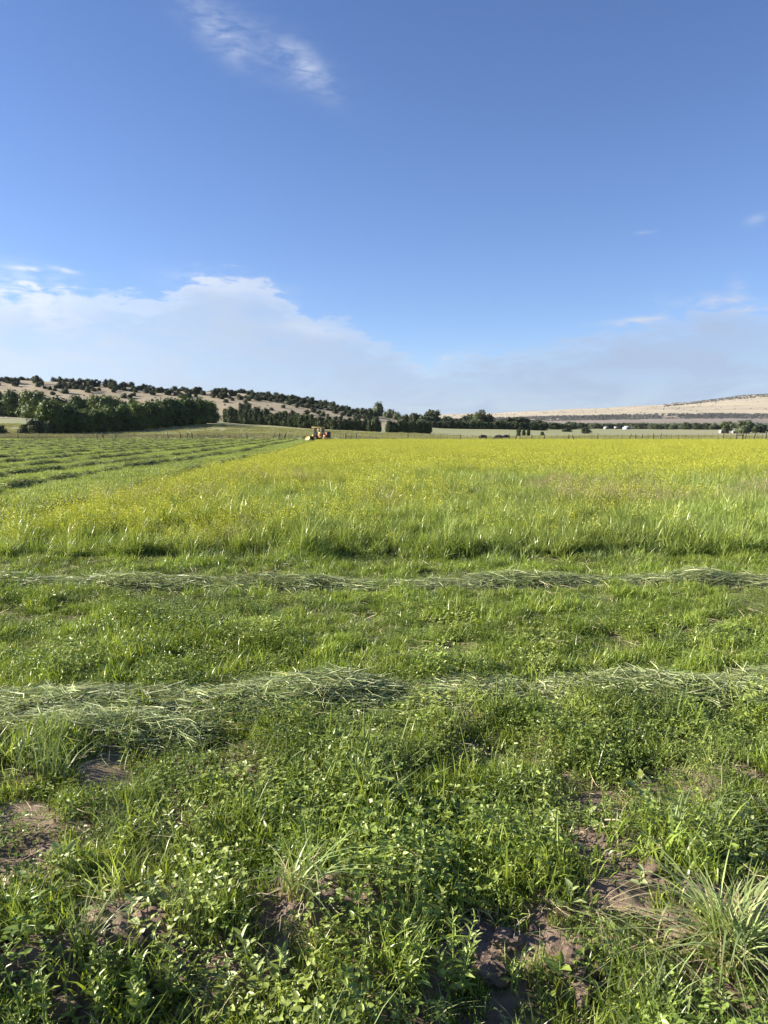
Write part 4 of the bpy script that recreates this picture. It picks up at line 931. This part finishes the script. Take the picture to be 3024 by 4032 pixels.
for (band, mk), L_ in bins.items():
    L_.sort()
    for i, (px, py, w) in enumerate(L_):
        p = hill_at(px, py); wm = w/F_PX*p.y*1.3; hm = wm*(.60+.15*rt.random()) if w > 9 else wm*.8
        if band == 'skyline': hm = wm*(.68+.2*rt.random())
        plant_tree('juniper_tree', 'hill%d' % (ci % 6), p-Vector((0, 0, .15)), max(hm, .7), wm, rt.random()*6.28, 'junipers dotted over the tan hill', 'hill juniper on the %s %s, %s from left' % (band, mk, ORD[i] if i < len(ORD) else 'last'), 'tree'); ci += 1
# scrub on the distant mesa: too many and too small to count
def scrub(name, pts3, sizes, mat, label):
    n = len(pts3); base = IV*np.array([1, 1, .7]); V = (base[None]*sizes[:, None, None]*(1+.2*rng.normal(size=(n, len(IV), 1)))+pts3[:, None]).reshape(-1, 3)
    g = Geo(); g.add(V, [(IF[None]+(np.arange(n)*len(IV))[:, None, None]).reshape(-1, 3)]); return tag(g.obj(name, mat), label, 'scrub', kind='stuff')
n = 22000; s_ = -.05+.75*rng.random(n); D_ = 2330+230*rng.random(n); x_ = s_*D_
wob = 90*(fbm(x_*.004, D_*0, 41, 3)-.5); yy = D_+wob
k = (rng.random(n) < np.exp(-((yy-2450)/62)**2)*1.4*sst(fbm(x_*.01, D_*.01, 95, 3), .28, .50)+.05); x1, D1 = x_[k], D_[k]
n = 1500; s_ = .02+.7*rng.random(n); D_ = 2550+1040*rng.random(n)**.8; x_ = s_*D_; k = rng.random(n) < .25+.0*x_; x2, D2 = x_[k], D_[k]
n = 2600; s_ = .36+.35*rng.random(n); D_ = 3300+330*rng.random(n); x3, D3 = s_*D_, D_; k = fbm(x3*.006, D3*.02, 96, 2) > .42; x3, D3 = x3[k], D3[k]
X_, D_ = np.concatenate([x1, x2, x3]), np.concatenate([D1, D2, D3]); Z_ = mesa_z(X_, D_)
sz = np.concatenate([2.2+3.2*rng.random(len(x1)), 1.5+2.0*rng.random(len(x2)), 2+3*rng.random(len(x3))])
scrub('scrub', np.stack([X_, D_, Z_], 1), sz, M_scrub, 'dark scrub scattered over the distant mesa')
# far woods in the valley below the mesa
n = 1600; s_ = .0+.6*rng.random(n); D_ = 950+500*rng.random(n); X_ = s_*D_; k = fbm(X_*.004, D_*.004, 97, 2) > .38; X_, D_ = X_[k], D_[k]
scrub('far_woods', np.stack([X_, D_, H(X_, D_)+2.0], 1), 4+4*rng.random(len(X_)), M_dec2, 'far band of trees on the valley floor below the mesa')

# ------------------------------------------------------------------ fence
M_post = simple('weathered_wood', (.11, .092, .075), .9, var=.4, scale=9); M_tpost = simple('rusty_metal', (.12, .10, .085), .7, var=.4, scale=12); M_wire = simple('fence_wire', (.30, .29, .28), .5, .6, var=.2)
def fence_y(px): return np.interp(px, [-200, 0, 1300, 1900, 2500, 3024, 3300], [152, 152, 153, 158, 156, 151.5, 151])
def fence(px0, px1, step, seed, label, extra=()):
    rf = random.Random(seed); root = empty('wire_fence', (0, 0, 0)); tops = []
    px = px0; i = 0
    while px < px1:
        D = float(fence_y(px)); x = P(px, 1700, D).x; z = Hf(x, D); wood = rf.random() < .28; g = Geo()
        lx = rf.gauss(0, .06) if not wood else rf.choice([-.3, -.15, 0, 0, .2, .35]); hh = (1.15+rf.random()*.12) if not wood else 1.2+rf.random()*.15
        if wood:
            r_ = .085+.04*rf.random(); g.tube([(x, D, z-.2), (x+lx*.45, D, z+hh*.5), (x+lx*1.0, D+.02, z+hh)], [r_*1.1, r_, r_*.85], 7); g.obj('wooden_post', M_post, root)
        else:
            g.tube([(x, D, z-.2), (x+lx, D, z+hh)], [.040, .034], 5); g.obj('metal_post', M_tpost, root)
        tops.append((x, D, z)); px += step*(.8+.4*rf.random()); i += 1
    for k, hz in enumerate((.3, .6, .85, 1.08)):
        g = Geo(); g.tube([(x, D-.03, z+hz) for x, D, z in tops], .006, 4); g.obj('wire', M_wire, root)
    return tag(root, label, 'fence')
fence(-30, 1235, 25, 1, 'wire fence behind the mown field, from the left edge to the machine')
fence(1240, 2880, 24, 2, 'wire fence behind the yellow crop, right of the machine up to the brace')
root = empty('fence_brace', (0, 0, 0))
for px in (2901, 2926):
    D = 151.5; x = P(px, 1700, D).x; g = Geo(); g.tube([(x, D, Hf(x, D)-.3), (x+.01, D, Hf(x, D)+1.35)], [.13, .12], 9); g.obj('post', M_post, root)
xa_, xb_ = P(2901, 1700, 151.5).x, P(2926, 1700, 151.5).x; g = Geo(); g.tube([(xa_+.1, 151.5, .75), (xb_-.1, 151.5, .78)], .08, 8); g.obj('rail', M_post, root)
tag(root, 'dark wooden H shaped brace of two posts and a rail in the fence', 'fence brace')
fence(2935, 3090, 17, 3, 'wire fence at the right edge beyond the wooden brace')
x = P(3017, 1700, 151).x; g = Geo(); g.tube([(x, 151, Hf(x, 151)-.3), (x+.03, 151, Hf(x, 151)+1.6)], [.14, .12], 9); tag(g.obj('corner_post', M_post), 'thick dark wooden corner post at the right edge of the fence', 'post')

# ------------------------------------------------------------------ far houses
M_white = simple('white_wall', (.32, .32, .31), .8, var=.08); M_bluew = simple('blue_wall', (.42, .52, .60), .7, var=.1); M_roofw = simple('metal_roof', (.36, .37, .39), .7, .0, var=.08); M_roofg = simple('grey_roof', (.28, .30, .33), .8, var=.2)
M_glass = principled('window_glass', (.03, .04, .05), .1)[0]; M_door = simple('house_door', (.20, .12, .08), .6)
def house(px, ybase, D, w, d, hw, hr, mw, mr, rz, label, name='house', cat='house'):
    p = P(px, ybase, D); root = empty(name, (p.x, D, Hf(p.x, D)), rz)
    zb = max(p.z-Hf(p.x, D), 0)
    g = Geo(); g.box((0, 0, (hw-.6)/2), (w, d, hw+.6)); V = [(-w/2+.01, -d/2+.01, hw), (-w/2+.01, d/2-.01, hw), (-w/2+.01, 0, hw+hr-.05), (w/2-.01, -d/2+.01, hw), (w/2-.01, d/2-.01, hw), (w/2-.01, 0, hw+hr-.05)]
    g.add(V, [[(0, 2, 1), (3, 4, 5)]]); g.obj('wall', mw, root)
    g = Geo(); e = .35; th = .12
    for s_ in (-1, 1):
        V = [(-w/2-e, s_*(d/2+e), hw-e*hr/(d/2)), (w/2+e, s_*(d/2+e), hw-e*hr/(d/2)), (w/2+e, 0, hw+hr), (-w/2-e, 0, hw+hr)]; V += [(a, b_, c+th) for a, b_, c in V]
        g.add(V, [[(0, 1, 2, 3), (4, 7, 6, 5), (0, 4, 5, 1), (1, 5, 6, 2), (2, 6, 7, 3), (3, 7, 4, 0)]])
    g.obj('roof', mr, root)
    for x in (-w*.3, w*.28):
        g = Geo(); g.box((x, -d/2-.03, hw*.55), (1.1, .06, 1.0)); g.obj('window', M_glass, root)
    g = Geo(); g.box((0, -d/2-.03, 1.0), (.9, .06, 2.0)); g.obj('door', M_door, root)
    return tag(root, label, cat, 'far houses among the trees')
house(2386, 1690, 600, 2.6, 3, 1.2, .6, M_white, M_roofw, .3, 'small white shed furthest left among the far houses', 'shed', 'shed')
house(2426, 1690, 610, 2.6, 3, 1.1, .8, M_white, M_roofw, -.2, 'white roofed house just left of the pale blue house')
house(2467, 1691, 590, 4.2, 4, 1.4, 1.0, M_bluew, M_roofw, .5, 'pale blue house with a white gabled roof among far trees')
house(2730, 1680, 660, 4.5, 5, 1.7, .8, M_white, M_roofw, .1, 'white roofed barn left of the long white roof')
house(2756, 1680, 670, 8, 6, 1.8, .9, M_white, M_roofw, -.05, 'long white roofed barn between the far trees', 'barn', 'barn')
house(2850, 1705, 345, 3.8, 2.0, 1.1, .3, M_white, M_roofw, .05, 'low white trailer left of the spreading tree trunk', 'trailer', 'trailer')
house(2892, 1703, 352, 1.8, 2.0, 1.1, .4, M_white, M_roofg, .0, 'small white shed right of the spreading tree trunk', 'shed', 'shed')

# ------------------------------------------------------------------ cattle
M_cow = simple('black_hide', (.012, .011, .011), .55, var=.3); 
def skin_obj(name, verts, edges, radii, mat, parent=None, root_i=0, sub=2):
    bm = bmesh.new(); lay = bm.verts.layers.skin.verify(); vs = [bm.verts.new(v) for v in verts]
    for v, r_ in zip(vs, radii): v[lay].radius = (r_, r_) if np.isscalar(r_) else r_
    vs[root_i][lay].use_root = True
    for a, b_ in edges: bm.edges.new((vs[a], vs[b_]))
    me = bpy.data.meshes.new(name); bm.to_mesh(me); bm.free(); me.materials.append(mat); o = link(name, me, parent)
    sk = o.modifiers.new('skin', 'SKIN'); sk.use_smooth_shade = True; sb = o.modifiers.new('sub', 'SUBSURF'); sb.levels = sub; sb.render_levels = sub
    return o
def cow(px, D, rz, head, label):
    x = P(px, 1720, D).x; o_loc = (x, D, Hf(x, D))
    V = [(.05, 0, .98), (.62, 0, 1.04), (.92, 0, 1.0), (-.5, 0, 1.0), (-.78, 0, .95), (-1.02, 0, .74*head+.28*(1-head)), (-1.2, 0, .42), (-1.3, 0, .26), (-1.42, 0, .12)]
    Rr = [(.37, .40), (.34, .34), (.22, .24), (.34, .38), (.24, .28), (.16, .20), (.13, .14), (.12, .12), (.075, .075)]
    E = [(0, 1), (1, 2), (0, 3), (3, 4), (4, 5), (5, 6), (6, 7), (7, 8)]
    for s_ in (-1, 1):
        st = .12*s_
        b0 = len(V); V += [(-.55, s_*.2, .66), (-.58+st, s_*.2, .40), (-.55+st, s_*.2, .04)]; Rr += [.12, .068, .06]; E += [(3, b0), (b0, b0+1), (b0+1, b0+2)]
        b0 = len(V); V += [(.72, s_*.2, .72), (.90-st*.6, s_*.2, .44), (.82-st*.6, s_*.2, .04)]; Rr += [.17, .075, .06]; E += [(1, b0), (b0, b0+1), (b0+1, b0+2)]
    b0 = len(V); V += [(1.05, 0, .95), (1.10, 0, .45)]; Rr += [.03, .035]; E += [(2, b0), (b0, b0+1)]
    o = skin_obj('cow', V, E, Rr, M_cow); o.location = o_loc; o.rotation_euler = (0, 0, rz)
    g = Geo()
    for s_ in (-1, 1): g.tube([(-1.18, s_*.10, .48), (-1.16, s_*.27, .46)], [.05, .02], 6)
    g.obj('ears', M_cow, o, smooth=True)
    return tag(o, label, 'cow', 'black cattle grazing beyond the fence')
cow(1902, 200, .05, 1, 'black cow grazing alone, leftmost of the three')
cow(1962, 203, -.12, 1, 'black cow grazing with its head low, middle one of the three')
cow(1992, 206, .1, 1, 'black cow behind the middle cow, rightmost of the three')

# ------------------------------------------------------------------ the hay cutting machine
M_cream = simple('cream_paint', (.68, .50, .19), .5, var=.2, scale=3); M_orange = simple('orange_paint', (.60, .15, .035), .5, var=.3, scale=3); M_red = simple('dark_red_paint', (.20, .045, .03), .6, var=.3)
M_dark = simple('dark_grille', (.03, .02, .02), .7, var=.4); M_rub = simple('tyre_rubber', (.025, .024, .022), .85, var=.3); M_met = simple('worn_metal', (.25, .22, .18), .5, .5, var=.4); M_olive = simple('canvas', (.30, .26, .12), .8, var=.3)
M_cglass, t, b = principled('cab_glass', (.35, .42, .42), .08); b.inputs['Transmission Weight'].default_value = .75; b.inputs['IOR'].default_value = 1.1
DS = 131.0; xs_ = P(1262, 1730, DS).x; mach = empty('hay_cutting_machine', (xs_, DS, Hf(xs_, DS)), R(-20))
mach.scale = (.92, .92, .95)
tag(mach, 'old orange and cream hay cutting machine with an open cab', 'farm machine')
# local axes: -x is forward (left in the photo), y across
def part(name, mat, f, parent=mach, smooth=False):
    g = Geo(); f(g); return g.obj(name, mat, parent, smooth)
def wheel(x, y, r_, w):
    def ty(g):
        n = 24; pr = [(r_*.62, -w/2*.8), (r_*.9, -w/2), (r_, -w/2*.7), (r_, w/2*.7), (r_*.9, w/2), (r_*.62, w/2*.8)]; V = []
        for k in range(n):
            a = 6.2832*k/n; V += [(x+q*math.cos(a), y+yy_, r_+q*math.sin(a)) for q, yy_ in pr]
        m_ = len(pr); g.add(V, [[(k*m_+j, k*m_+(j+1) % m_, ((k+1) % n)*m_+(j+1) % m_, ((k+1) % n)*m_+j) for k in range(n) for j in range(m_)]])
        for k in range(n): a = 6.2832*(k+.5)/n; g.box((x+r_*1.0*math.cos(a), y, r_+r_*1.0*math.sin(a)), (.05, w*.8, .05), rot=Matrix.Rotation(-a, 3, 'Y'))
    o = part('wheel', M_rub, ty); part('rim', M_cream, lambda g: (g.cyl((x, y, r_), (0, 1, 0), r_*.6, w*.55, 18), g.cyl((x, y, r_), (0, 1, 0), r_*.18, w*.8, 10)), o); return o
for s_ in (-1, 1): wheel(-.62, s_*1.05, .52, .36); wheel(1.25, s_*.85, .30, .2)
part('chassis', M_dark, lambda g: (g.box((.35, -.75, .62), (2.9, .14, .22)), g.box((.35, .75, .62), (2.9, .14, .22)), g.box((-.62, 0, .55), (.3, 2.0, .25)), g.box((1.3, 0, .62), (.16, 1.6, .2)), g.tube([(1.25, -.85, .6), (1.25, -.85, .32)], .05, 8), g.tube([(1.25, .85, .6), (1.25, .85, .32)], .05, 8)))
part('platform', M_red, lambda g: (g.box((-.55, 0, .86), (1.5, 1.7, .16), bev=.02), g.box((-.45, -.92, .55), (.5, .16, .05)), g.box((-.45, -.95, .32), (.5, .18, .05)), g.box((-.68, -.9, .55), (.05, .1, .6)), g.box((-.22, -.9, .55), (.05, .1, .6))))
part('front_fender', M_cream, lambda g: (g.box((-1.02, -.88, .98), (.5, .34, .30), rot=Matrix.Rotation(.5, 3, 'Y'), bev=.03), g.box((-1.02, .88, .98), (.5, .34, .30), rot=Matrix.Rotation(.5, 3, 'Y'), bev=.03)))
part('side_panel', M_orange, lambda g: (g.box((.18, -.80, 1.04), (.62, .06, .42), bev=.01), g.box((.18, .80, 1.04), (.62, .06, .42), bev=.01)))
part('hood', M_orange, lambda g: (g.box((.93, 0, 1.20), (.78, 1.2, .30), bev=.06), g.box((.55, -.3, 1.02), (.2, .5, .2), bev=.02)))
part('engine', M_dark, lambda g: (g.box((.85, 0, .86), (.8, .9, .40), bev=.04), g.cyl((.75, -.45, .9), (0, 1, 0), .16, .14, 14)))
part('rear_panel', M_cream, lambda g: (g.box((1.12, -.68, .93), (.46, .1, .38), rot=Matrix.Rotation(.12, 3, 'Y'), bev=.02), g.box((.82, -.7, .74), (.5, .12, .16), bev=.02), g.box((1.12, .68, .93), (.46, .1, .38), bev=.02)))
part('radiator_box', M_dark, lambda g: (g.box((1.58, 0, 1.22), (.44, 1.25, .92), bev=.04),))
part('radiator_trim', M_red, lambda g: (g.box((1.58, -.64, 1.22), (.38, .03, .84)), g.box((1.58, 0, 1.70), (.48, 1.3, .04), bev=.012)))
part('rear_beam', M_cream, lambda g: (g.box((1.45, -.82, .58), (1.3, .1, .12)), g.box((2.05, 0, .58), (.1, 1.6, .12)), g.box((1.45, .82, .58), (1.3, .1, .12))))
part('exhaust_pipe', M_met, lambda g: (g.tube([(1.28, -.3, 1.3), (1.28, -.3, 1.72), (1.22, -.3, 1.84)], [.05, .05, .045], 10),))
part('air_intake', M_dark, lambda g: (g.tube([(.88, -.2, 1.3), (.88, -.2, 1.6)], .045, 10), g.cyl((.88, -.2, 1.62), (0, 0, 1), .09, .10, 12)))
part('fuel_tank', M_cream, lambda g: (g.cyl((.28, -.82, .74), (1, 0, 0), .12, .75, 14),))
# cab
part('cab_roof', M_cream, lambda g: (g.box((-.42, 0, 2.50), (1.95, 1.7, .12), bev=.04), g.box((-1.25, 0, 2.47), (.32, 1.6, .07), rot=Matrix.Rotation(-.15, 3, 'Y'))))
def frame(g):
    for s_ in (-1, 1):
        g.tube([(-1.05, s_*.72, .92), (-1.12, s_*.76, 2.45)], .04, 6); g.box((-.12, s_*.74, 1.75), (.10, .07, 1.4)); g.box((.46, s_*.74, 1.75), (.07, .07, 1.4))
        g.box((.17, s_*.74, 1.42), (.5, .05, .5)); g.box((.17, s_*.74, 2.38), (.5, .05, .14))
    g.box((.46, 0, 1.35), (.05, 1.4, .6)); g.box((.46, 0, 2.38), (.05, 1.4, .14))
part('cab_frame', M_cream, frame)
part('side_window', M_cglass, lambda g: (g.box((.17, -.74, 1.99), (.48, .02, .62)),)); part('side_window', M_cglass, lambda g: (g.box((.17, .74, 1.99), (.48, .02, .62)),)); part('rear_window', M_cglass, lambda g: (g.box((.46, 0, 1.98), (.02, 1.38, .64)),))
part('windscreen', M_cglass, lambda g: (g.box((-1.09, 0, 1.72), (.02, 1.4, 1.35), rot=Matrix.Rotation(-.045, 3, 'Y')),))
part('seat', M_dark, lambda g: (g.box((-.28, 0, 1.22), (.5, .5, .12), bev=.03), g.box((-.02, 0, 1.5), (.12, .5, .5), bev=.03), g.cyl((-.25, 0, 1.03), (0, 0, 1), .08, .3, 10)))
sw = part('steering_wheel', M_dark, lambda g: (g.tube([(-.88, 0, .95), (-.72, 0, 1.52)], .03, 6), g.tube([(-.72+.05*math.sin(a), .18*math.cos(a), 1.52+.17*math.sin(a)) for a in np.linspace(0, 6.283, 17)], .015, 5)))
# header: lift arms, deck, reel with bats, end shields
hd = part('header_deck', M_olive, lambda g: (g.box((-1.75, 0, .50), (.95, 3.4, .05), rot=Matrix.Rotation(-.28, 3, 'Y')), g.box((-1.40, 0, .78), (.06, 3.4, .40), rot=Matrix.Rotation(.5, 3, 'Y')), g.box((-2.25, 0, .26), (.14, 3.4, .04))))
part('lift_arm', M_dark, lambda g: (g.tube([(-.7, -.6, .75), (-1.5, -.6, .55)], .06, 8), g.tube([(-.7, .6, .75), (-1.5, .6, .55)], .06, 8), g.tube([(-.8, 0, 1.0), (-1.5, 0, .8)], .045, 8)))
for s_ in (-1, 1):
    def sh(g):
        o_ = [(-2.78, .62), (-2.74, .85), (-2.58, 1.02), (-2.35, 1.05), (-2.05, .95), (-1.5, .92), (-1.35, .8), (-1.4, .45), (-1.8, .22), (-2.35, .22), (-2.65, .38)]; n = len(o_)
        V = [(x, s_*1.72-.04, z) for x, z in o_]+[(x, s_*1.72+.04, z) for x, z in o_]
        g.add(V, [[tuple(range(n))], [tuple(range(2*n-1, n-1, -1))], [(i, (i+1) % n, n+(i+1) % n, n+i) for i in range(n)]])
    part('end_shield', M_cream, sh, hd)
def reel(g):
    g.cyl((-2.3, 0, .68), (0, 1, 0), .05, 3.36, 10)
    for k in range(6):
        a = k*1.0472+.3; cx_, cz_ = -2.3+.36*math.cos(a), .68+.36*math.sin(a); g.box((cx_, 0, cz_), (.10, 3.3, .03), rot=Matrix.Rotation(-a, 3, 'Y'))
        for y in (-1.6, -.8, 0, .8, 1.6): g.tube([(-2.3, y, .68), (cx_, y, cz_)], .015, 5)
part('reel', M_cream, reel)
# the driver, seated, reaching for the wheel
M_blue2 = simple('dark_blue_clothes', (.035, .05, .10), .8, var=.25); M_skin = simple('skin', (.42, .25, .17), .5, var=.1); M_hat = simple('straw_hat', (.55, .48, .34), .8)
pr = empty('person', (0, 0, 0)); pr.parent = None
V = [(-.18, 0, 1.34), (-.20, 0, 1.55), (-.22, 0, 1.78), (-.24, 0, 1.86), (-.26, 0, 1.95), (-.26, 0, 2.07)]; Rr = [.16, .15, .17, .07, .085, .10]; E = [(0, 1), (1, 2), (2, 3), (3, 4), (4, 5)]
for s_ in (-1, 1):
    b0 = len(V); V += [(-.24, s_*.19, 1.76), (-.36, s_*.24, 1.50), (-.60, s_*.15, 1.56), (-.69, s_*.14, 1.60)]; Rr += [.065, .05, .036, .04]; E += [(2, b0), (b0, b0+1), (b0+1, b0+2), (b0+2, b0+3)]
    b0 = len(V); V += [(-.26, s_*.11, 1.34), (-.66, s_*.13, 1.38), (-.74, s_*.13, 1.03), (-.86, s_*.13, .98)]; Rr += [.095, .07, .05, .04]; E += [(0, b0), (b0, b0+1), (b0+1, b0+2), (b0+2, b0+3)]
body = skin_obj('body', V, E, Rr, M_blue2, pr)
g = Geo(); hv = IV*np.array([.095, .08, .115])+np.array([-.27, 0, 2.04]); g.add(hv, [IF]); g.add(IV*np.array([.02, .015, .02])+np.array([-.37, 0, 2.02]), [IF])
for s_ in (-1, 1): g.add(IV*np.array([.05, .03, .035])+np.array([-.71, s_*.14, 1.61]), [IF])
g.obj('head_and_hands', M_skin, pr, smooth=True)
g = Geo(); g.cyl((-.26, 0, 2.11), (0, 0, 1), .19, .02, 18); g.cyl((-.25, 0, 2.17), (0, 0, 1), .10, .12, 14, r2=.085); g.obj('hat', M_hat, pr)
pr.location = mach.location; pr.rotation_euler = mach.rotation_euler; pr.scale = mach.scale
tag(pr, 'driver in dark blue clothes sitting in the cab of the cutting machine', 'person')

# ------------------------------------------------------------------ air
g = Geo(); g.box((300, 2300, 70), (6200, 4800, 144)); hz = g.obj('haze', [])
M_haze = bpy.data.materials.new('haze'); M_haze.use_nodes = True; t = NT(M_haze.node_tree)
v = t.n('ShaderNodeVolumePrincipled', {'Color': (.72, .80, .95, 1), 'Density': 0.00003, 'Anisotropy': 0.2})
t.n('ShaderNodeOutputMaterial', {'Volume': v}); hz.data.materials.append(M_haze)
tag(hz, 'thin blue air over the valley', 'haze', kind='stuff')
